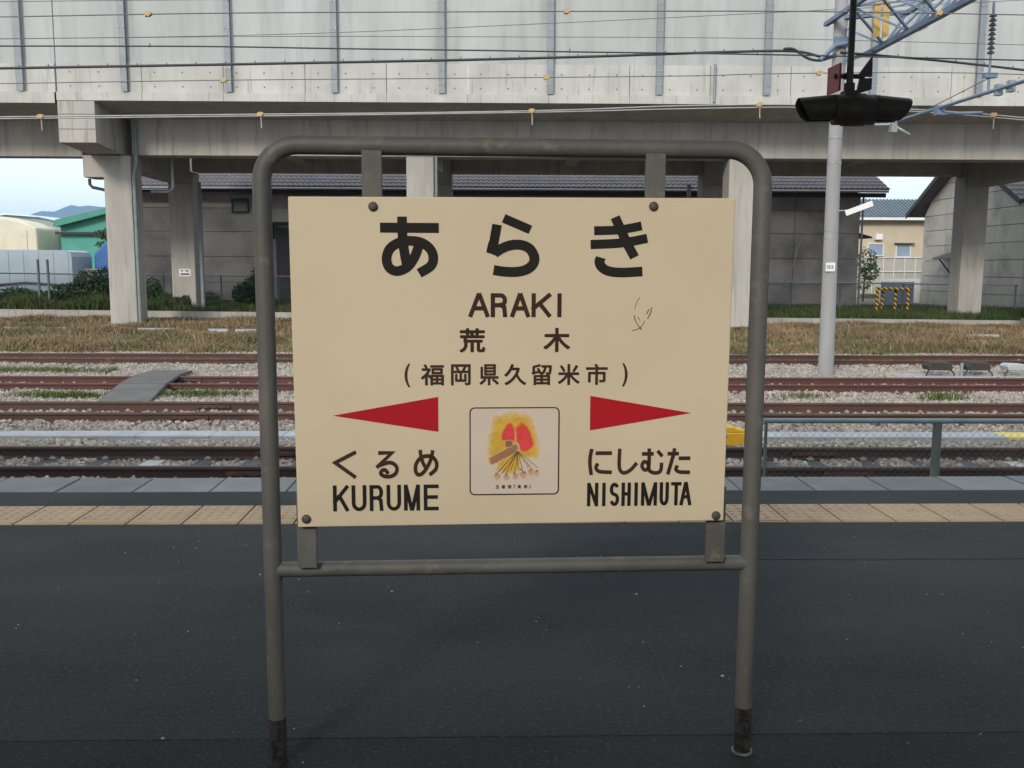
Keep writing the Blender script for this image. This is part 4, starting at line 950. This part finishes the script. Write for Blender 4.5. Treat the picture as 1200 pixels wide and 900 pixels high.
# ------------------------------------------------------------------ warehouse under the viaduct
WH = thing('warehouse', 'long grey panelled warehouse with dark tiled roof behind the viaduct columns', 'warehouse', (0, 58, -.9))
zb = [-.95, .52, 1.95, 3.33, 4.6, 5.62]; xb = np.linspace(-20.2, 20.1, 12)
g = MB(); g.box(-20.15, 20.05, 52.2, 63.8, -1, 5.60); part(g, 'wall', wall_w, WH)
cache = {}
for j in range(5):
    for i in range(11):
        h = zb[j+1]-zb[j]; w_ = xb[1]-xb[0]
        if j not in cache:
            g = MB(); g.box(-w_/2+.012, w_/2-.012, -.06, .12, .014, h-.014); cache[j] = g.build('wall_panel', wall_w, WH, bevel=.01); o = cache[j]
        else: o = inst(cache[j], (0, 0, 0), WH)
        o.location = ((xb[i]+xb[i+1])/2, 52.05+random.uniform(-.008, .008)-58, zb[j]+.9)
for i in range(7):   # right end wall panels
    pass
g = MB(); g.prism([(51.2, 5.72), (58, 8.75), (64.8, 5.72), (64.8, 5.55), (58, 8.55), (51.2, 5.55)], 'x', -20.9, 21.3); part(g, 'roof_deck', dark_wood, WH)
g = MB(); g.prism([(52.3, 5.6), (58, 8.4), (63.7, 5.6)], 'x', 19.85, 20.04); part(g, 'gable', wall_w, WH)
# wavy tile courses
g = MB(); nw = 150; sg = 6; rows = 14; xs_ = np.linspace(-20.95, 21.35, nw*sg+1); pz = .055*np.abs(np.sin(np.arange(nw*sg+1)*math.pi/sg))
for r_ in range(rows):
    y0 = 51.15+r_*(6.85/rows); y1 = y0+6.85/rows+.06; zf = lambda y: 5.74+(y-51.2)*(3.03/6.8)
    vs = [(float(x), y0, zf(y0)+.045+float(p)) for x, p in zip(xs_, pz)]+[(float(x), y1, zf(y1)+.0+float(p)) for x, p in zip(xs_, pz)]+[(float(x), y0, zf(y0)) for x in xs_]
    m_ = len(xs_); g.add(vs, [(i, i+1, m_+i+1, m_+i) for i in range(m_-1)]+[(2*m_+i, 2*m_+i+1, i+1, i) for i in range(m_-1)])
o = g.build('roof_tiles', rooft, WH, tuple(WH.location), fix=False); tag(o, kind='stuff')
g = MB(); g.tube([(-20.9, 51.1, 5.62), (21.2, 51.1, 5.62)], .07, 8); part(g, 'gutter', pipe_pale, WH)
g = MB(); g.box(-20.8, 21.2, 51.3, 51.36, 5.30, 5.54); part(g, 'fascia', dark_wood, WH)
g = MB(); g.tube([(20.2, 51.9, 5.5), (20.2, 51.95, -.9)], .06, 8); part(g, 'downpipe', pipe_pale, WH)
def window(T, x0, x1, z0, z1, y, fm=dark_wood, gm=glass, name='window', m=.06):
    g = MB(); g.box(x0, x0+m, y-.06, y+.05, z0, z1); g.box(x1-m, x1, y-.06, y+.05, z0, z1); g.box(x0+m, x1-m, y-.06, y+.05, z0, z0+m); g.box(x0+m, x1-m, y-.06, y+.05, z1-m, z1)
    wd = part(g, name, fm, T); g = MB(); g.box(x0+m, x1-m, y-.01, y+.02, z0+m, z1-m); part(g, 'pane', gm, wd)
    return wd
window(WH, -14.85, -13.9, 4.35, 5.12, 51.95, m=.09)
window(WH, 3.5, 4.6, 4.35, 5.12, 51.95, m=.09)
g = MB(); g.box(-12.45, -9.2, 51.90, 51.98, -.9, 3.55); part(g, 'door', mat('grey_door', (.12, .105, .1), (.09, .08, .08), 2, .8), WH)
g = MB(); g.box(-12.9, -8.9, 51.0, 51.97, 3.72, 3.82); g.prism([(51.9, 3.7), (51.3, 3.7), (51.9, 2.9)], 'x', -12.6, -12.5); part(g, 'door_canopy', dark_wood, WH)
g = MB(); g.box(-12.66, -12.45, 51.88, 51.97, -.9, 3.6); part(g, 'door_frame', pipe_pale, WH)
g = MB(); g.box(-12.25, -12.14, 51.86, 51.9, .75, 1.15); part(g, 'red_lamp', red_plate, WH)
# pale repaired cracks on the right hand wall
def ribbon(pts, wd, name, m, T, y):
    g = MB(); vs = []
    for x, z in pts: vs += [(x-wd/2, y, z), (x+wd/2, y, z)]
    g.add(vs, [(2*i, 2*i+1, 2*i+3, 2*i+2) for i in range(len(pts)-1)]); part(g, name, m, T)
fill = mat('crack_filler', (.42, .41, .40), (.34, .33, .32), 3, .9)
ribbon([(16.95, 4.2), (16.85, 3.6), (16.95, 3.2), (16.6, 2.5), (16.5, 1.7), (16.15, 1.1), (16.1, .5)], .13, 'filled_crack', fill, WH, 51.97)
ribbon([(18.7, 4.5), (18.6, 4.0), (18.35, 3.7), (18.6, 3.3), (18.4, 2.8), (18.2, 2.4)], .11, 'filled_crack', fill, WH, 51.97)
ribbon([(17.1, 1.6), (17.0, .55)], .12, 'filled_crack', fill, WH, 51.97)
g = MB(); g.box(15.9, 19.7, 51.955, 51.97, .42, .50); part(g, 'filled_crack', fill, WH)
g = MB(); g.prism([(20.12, 3.45), (21.0, 3.2), (21.0, 3.12), (20.12, 3.3)], 'y', 52.4, 54); part(g, 'side_awning', dark_wood, WH)
# second warehouse in line with the first; its gable end faces the gap
W2 = thing('warehouse', 'grey panelled warehouse at right with its gable end facing the gap', 'warehouse', (42, 57.6, -.95))
WX, WY0, WY1, ze, zr = 29.1, 51.4, 63.8, 5.45, 8.75; wm = (WY0+WY1)/2
g = MB(); g.prism([(WY0+.1, -1.1), (WY1-.1, -1.1), (WY1-.1, ze), (wm, zr-.2), (WY0+.1, ze)], 'x', WX+.13, 60); part(g, 'wall', wall_g, W2)
zs = [-1.0, -.05, .95, 1.95, 2.95, 3.95, 4.95, 5.95, 6.95, 7.95, 8.6]
fr = lambda z: 1.0 if z < ze else max(.02, (zr-z)/(zr-ze))
for j in range(len(zs)-1):
    za, zb_ = zs[j]+.018, zs[j+1]-.018
    cuts = [-1, -.5, 0, .5, 1]
    for a, b in zip(cuts[:-1], cuts[1:]):
        hw = (WY1-WY0)/2; Pq = [(wm+hw*a*fr(za)+.01, za), (wm+hw*b*fr(za)-.01, za), (wm+hw*b*fr(zb_)-.01, zb_), (wm+hw*a*fr(zb_)+.01, zb_)]
        g = MB(); g.prism(Pq, 'x', WX, WX+.12); part(g, 'wall_panel', wall_g, W2)
    if zs[j+1] < 5.5:
        for i in range(4):
            g = MB(); g.box(WX+.12+i*4, WX+4.1+i*4, WY0-.02, WY0+.09, za, zb_); part(g, 'wall_panel', wall_g, W2)
sl_ = (zr-ze)/(wm-WY0)
for s_, ye in ((-1, WY0-.9), (1, WY1+.9)):
    zE = ze-.9*sl_
    g = MB(); g.prism([(wm, zr+.18), (ye, zE+.18), (ye, zE), (wm, zr)], 'x', WX-.85, 60.5); part(g, 'roof', rooft, W2)
    g = MB(); g.prism([(wm, zr+.22), (ye-.02*-s_, zE+.22), (ye-.02*-s_, zE-.10), (wm, zr-.14)], 'x', WX-.92, WX-.855); part(g, 'verge_board', dark_wood, W2)
g = MB(); nw = 90; sg = 6; xs_ = np.linspace(WX-.9, WX+24.3, nw*sg+1); pz = .055*np.abs(np.sin(np.arange(nw*sg+1)*math.pi/sg))
for r_ in range(13):
    y0 = WY0-.95+r_*.55; y1 = y0+.60; zf = lambda y: zr+.2-(wm-y)*sl_
    vs = [(float(x), y0, zf(y0)+.045+float(p)) for x, p in zip(xs_, pz)]+[(float(x), y1, zf(y1)+float(p)) for x, p in zip(xs_, pz)]+[(float(x), y0, zf(y0)) for x in xs_]
    m_ = len(xs_); g.add(vs, [(i, i+1, m_+i+1, m_+i) for i in range(m_-1)]+[(2*m_+i, 2*m_+i+1, i+1, i) for i in range(m_-1)])
o = g.build('roof_tiles', rooft, W2, tuple(W2.location), fix=False); tag(o, kind='stuff')
for y in (58.0, 58.75):
    part(MB().tube([(WX-.1, y, 7.8), (WX-.1, y-.12, 2.6)], .055, 8), 'downpipe', dark_wood, W2)
for z in (2.75, 3.9, 5.1, 6.3):
    g = MB(); g.box(WX-.16, WX-.01, 57.4, 58.95, z, z+.05); part(g, 'pipe_clip', dark_wood, W2)
g = MB(); g.prism([(WX-1.0, 2.02), (WX-.01, 2.35), (WX-.01, 2.45), (WX-1.0, 2.10)], 'y', 57.2, 60.2); part(g, 'door_canopy', rooft, W2)
g = MB(); g.bar((WX-.03, 59.6, 1.1), (WX-.8, 59.6, 2.05), .07, .07); part(g, 'canopy_brace', dark_wood, W2)
g = MB(); g.box(WX-.05, WX-.004, 57.5, 59.2, -.95, 2.0); part(g, 'door', dark_wood, W2)
part(MB().tube([(WX+.3, WY0-.95, ze-.35), (60, WY0-.95, ze-.35)], .07, 8), 'gutter', dark_wood, W2)

# cream house in the gap
HS = thing('house', 'cream house with blue sheet roof seen in the gap between the warehouses', 'house', (31.5, 78, -.9))
g = MB(); g.box(28.6, 36, 75, 82, -1, 5.55); part(g, 'wall', house_m, HS)
g = MB(); g.prism([(74.3, 5.52), (78.5, 7.2), (82.7, 5.52), (82.7, 5.42), (74.3, 5.40)], 'x', 28.2, 36.5); rf = part(g, 'roof', blue_roof, HS)
g = MB()
for i in range(28): g.tube([(28.3+i*.3, 74.28, 5.57), (28.3+i*.3, 78.4, 7.22)], .06, 6)
part(g, 'roof_ribs', blue_roof, rf, kind='stuff')
g = MB(); g.box(28.2, 36.5, 74.2, 74.3, 5.28, 5.48); part(g, 'gutter', white_m, HS)
window(HS, 29.7, 31.0, 2.45, 3.45, 74.95, white_m, blue_glass); window(HS, 32.0, 33.2, 2.35, 3.35, 74.95, white_m, blue_glass)
g = MB(); g.box(31.85, 33.4, 74.6, 75, 3.42, 3.5); part(g, 'window_hood', rooft, HS)
g = MB(); g.box(30.2, 30.75, 74.6, 74.98, 3.75, 4.2); part(g, 'air_conditioner', white_m, HS)
g = MB(); g.box(28.8, 35, 74.0, 74.08, -.6, 2.3); fn = part(g, 'balcony_screen', mat('grey_screen', (.42, .41, .36), (.36, .35, .31), 2, .8), HS)
for z in (1.2, 2.32): part(MB().tube([(28.8, 73.9, z), (35, 73.9, z)], .03, 6), 'rail', white_m, HS)
g = MB()
for i in range(8): g.tube([(28.9+i*.86, 73.9, -.6), (28.9+i*.86, 73.9, 2.32)], .025, 6)
part(g, 'balusters', white_m, HS)
g = MB(); g.box(26.6, 31.2, 64.5, 64.6, -.95, .75); solo(g, 'site_wall', white_m, 'low white wall with blue sheet under the cream house', 'wall')
g = MB(); g.box(25.2, 27.4, 61, 61.05, -.9, .55); solo(g, 'blue_sheet', blue_glass, 'pale blue sheet leaning behind the striped barriers', 'sheet')
TG = thing('tree', 'small green tree at the warehouse corner in front of the cream house', 'tree', (26.2, 66.5, -.9))
g = MB(); rg = np.random.default_rng(5)
for c, rd, k in (((26.3, 66.5, 2.0), (.75, .7, 1.0), 300), ((26.7, 66.4, 1.2), (.55, .5, .7), 180), ((26.1, 66.4, .5), (.7, .6, .7), 160)): leaves(g, c, rd, k, .13, rg)
part(g, 'crown', mat('green_leaves', (.05, .09, .03), (.08, .12, .04), 2, .8), TG); part(MB().tube([(26.2, 66.5, -1), (26.25, 66.5, 1.5)], .08, 8, .04), 'trunk', bark, TG)

# ------------------------------------------------------------------ far left group
TB = thing('tarpaulin_shed', 'cream tarpaulin covered shed at the far left edge', 'shed', (-46, 82, -.7))
prof = [(-54, -.8), (-54, 3.6), (-51, 5.3), (-47, 5.75), (-43, 5.6), (-40.6, 5.1), (-39.5, 4.6), (-39.42, -.8)]
g = MB(); g.prism(prof, 'y', 80, 90); part(g, 'cover', tarp_c, TB, bevel=.15)
g = MB()
for x in (-52, -49, -46, -43.2, -40.4): g.tube([(x, 79.98, -.8), (x+.05, 79.98, 4.4)], .05, 6)
part(g, 'seam_folds', tarp_c, TB)
BN = thing('barn', 'pale blue-grey metal barn with rounded roof between cream shed and green shed', 'barn', (-38, 90, -.7))
prof = [(-48, 5.2), (-44, 5.85), (-41, 5.65), (-38.5, 5.1), (-37, 4.75)]
g = MB(); g.prism([(-48, -.8)]+prof+[(-37, -.8)], 'y', 84, 96); part(g, 'wall', barn_m, BN)
g = MB(); g.prism([(x*1.0+(.25 if x > -38 else 0), z+.03) for x, z in prof]+[(x+(.25 if x > -38 else 0), z+.16) for x, z in reversed(prof)], 'y', 83.6, 96.4); part(g, 'roof', barn_r, BN)
GS = thing('green_shed', 'bright green sheet metal shed behind the dark tree at left', 'shed', (-34, 83, -.7))
g = MB(); g.prism([(-37.45, -.8), (-37.45, 4.75), (-31, 6.3), (-25, 4.75), (-25, -.8)], 'y', 80, 90); part(g, 'wall', green_s, GS)
g = MB(); g.prism([(-37.75, 4.72), (-37.5, 5.25), (-31, 6.75), (-24.7, 5.0), (-24.7, 4.8), (-31, 6.35), (-37.5, 4.68)], 'y', 79.2, 90.5); part(g, 'roof', green_r, GS)
g = MB(); g.box(-37.7, -25, 79.5, 79.9, 4.05, 4.25); part(g, 'gutter', dark_wood, GS)
SW = thing('steel_sheet_wall', 'pale blue-grey steel sheet wall at far left below the cream shed', 'wall', (-31, 62, -.7))
g = MB(); g.prism([(-38, -.8), (-38, 2.45), (-28.4, 2.42), (-28.05, 2.3), (-27.95, 2.0), (-27.95, -.8)], 'y', 61, 64); part(g, 'sheet', wallb, SW)
g = MB()
for i in range(11): g.box(-37.9+i*.97, -37.86+i*.97, 60.97, 61.0, -.7, 2.35)
part(g, 'sheet_ribs', wallb, SW)
g = MB(); g.tube([(-38, 60.9, .25), (-33.5, 60.9, .1), (-31, 60.9, .3), (-28, 60.9, .12)], .07, 6); part(g, 'pipe', cable_m, SW)
g = MB(); P_ = [(-27.4, -.8), (-27.4, 2.2), (-26.6, 3.05), (-25.2, 3.1), (-24.4, 2.6), (-23.8, -.8)]; g.prism(P_, 'y', 63, 66); solo(g, 'covered_pile', tarp_b, 'blue tarpaulin covered pile beside the viaduct column at left', 'tarp pile', bevel=.15)
g = MB(); g.box(-25.7, -24.95, 57.9, 58.5, -.6, 1.15); g.box(-25.75, -24.9, 57.85, 58.55, 1.15, 1.22); solo(g, 'storage_box', mat('beige_box', (.55, .47, .38), (.48, .41, .33), 3, .8), 'beige box standing in front of the blue tarp pile', 'box', bevel=.02)
TL = thing('tree', 'dark pruned pine tree in front of the green shed', 'tree', (-26.9, 65.5, -.7))
g = MB(); rg = np.random.default_rng(11)
for c, rd, k in (((-26.3, 65.5, 4.3), (.95, .8, .5), 330), ((-27.2, 65.5, 3.6), (1.1, .8, .42), 330), ((-25.6, 65.4, 3.4), (1.0, .8, .7), 330), ((-25.6, 65.5, 4.9), (.6, .6, .45), 200), ((-27.6, 65.4, 2.9), (.7, .6, .25), 160), ((-25.4, 65.5, 6.6), (.35, .3, .25), 50)): leaves(g, c, rd, k, .12, rg)
part(g, 'crown', leaf_d, TL)
part(MB().tube([(-26.9, 65.5, -.8), (-26.4, 65.5, 1.6), (-26.2, 65.5, 4.2)], .14, 8, .06), 'trunk', bark, TL)
for b in ((-27.4, 65.5, 3.4), (-25.6, 65.5, 3.3)): part(MB().tube([(-26.45, 65.5, 1.9), b], .06, 6, .03), 'limb', bark, TL)

# ------------------------------------------------------------------ air
hz = bpy.data.materials.new('haze'); hz.use_nodes = True; N = hz.node_tree.nodes; N.remove(N['Principled BSDF'])
pv = N.new('ShaderNodeVolumePrincipled'); pv.inputs['Density'].default_value = 2.0e-4; pv.inputs['Color'].default_value = (.42, .66, 1, 1)
hz.node_tree.links.new(pv.outputs[0], N['Material Output'].inputs['Volume'])
g = MB(); g.box(-5000, 5000, -5000, 5000, -2.5, 290); o = g.build('haze', hz); tag(o, kind='stuff')
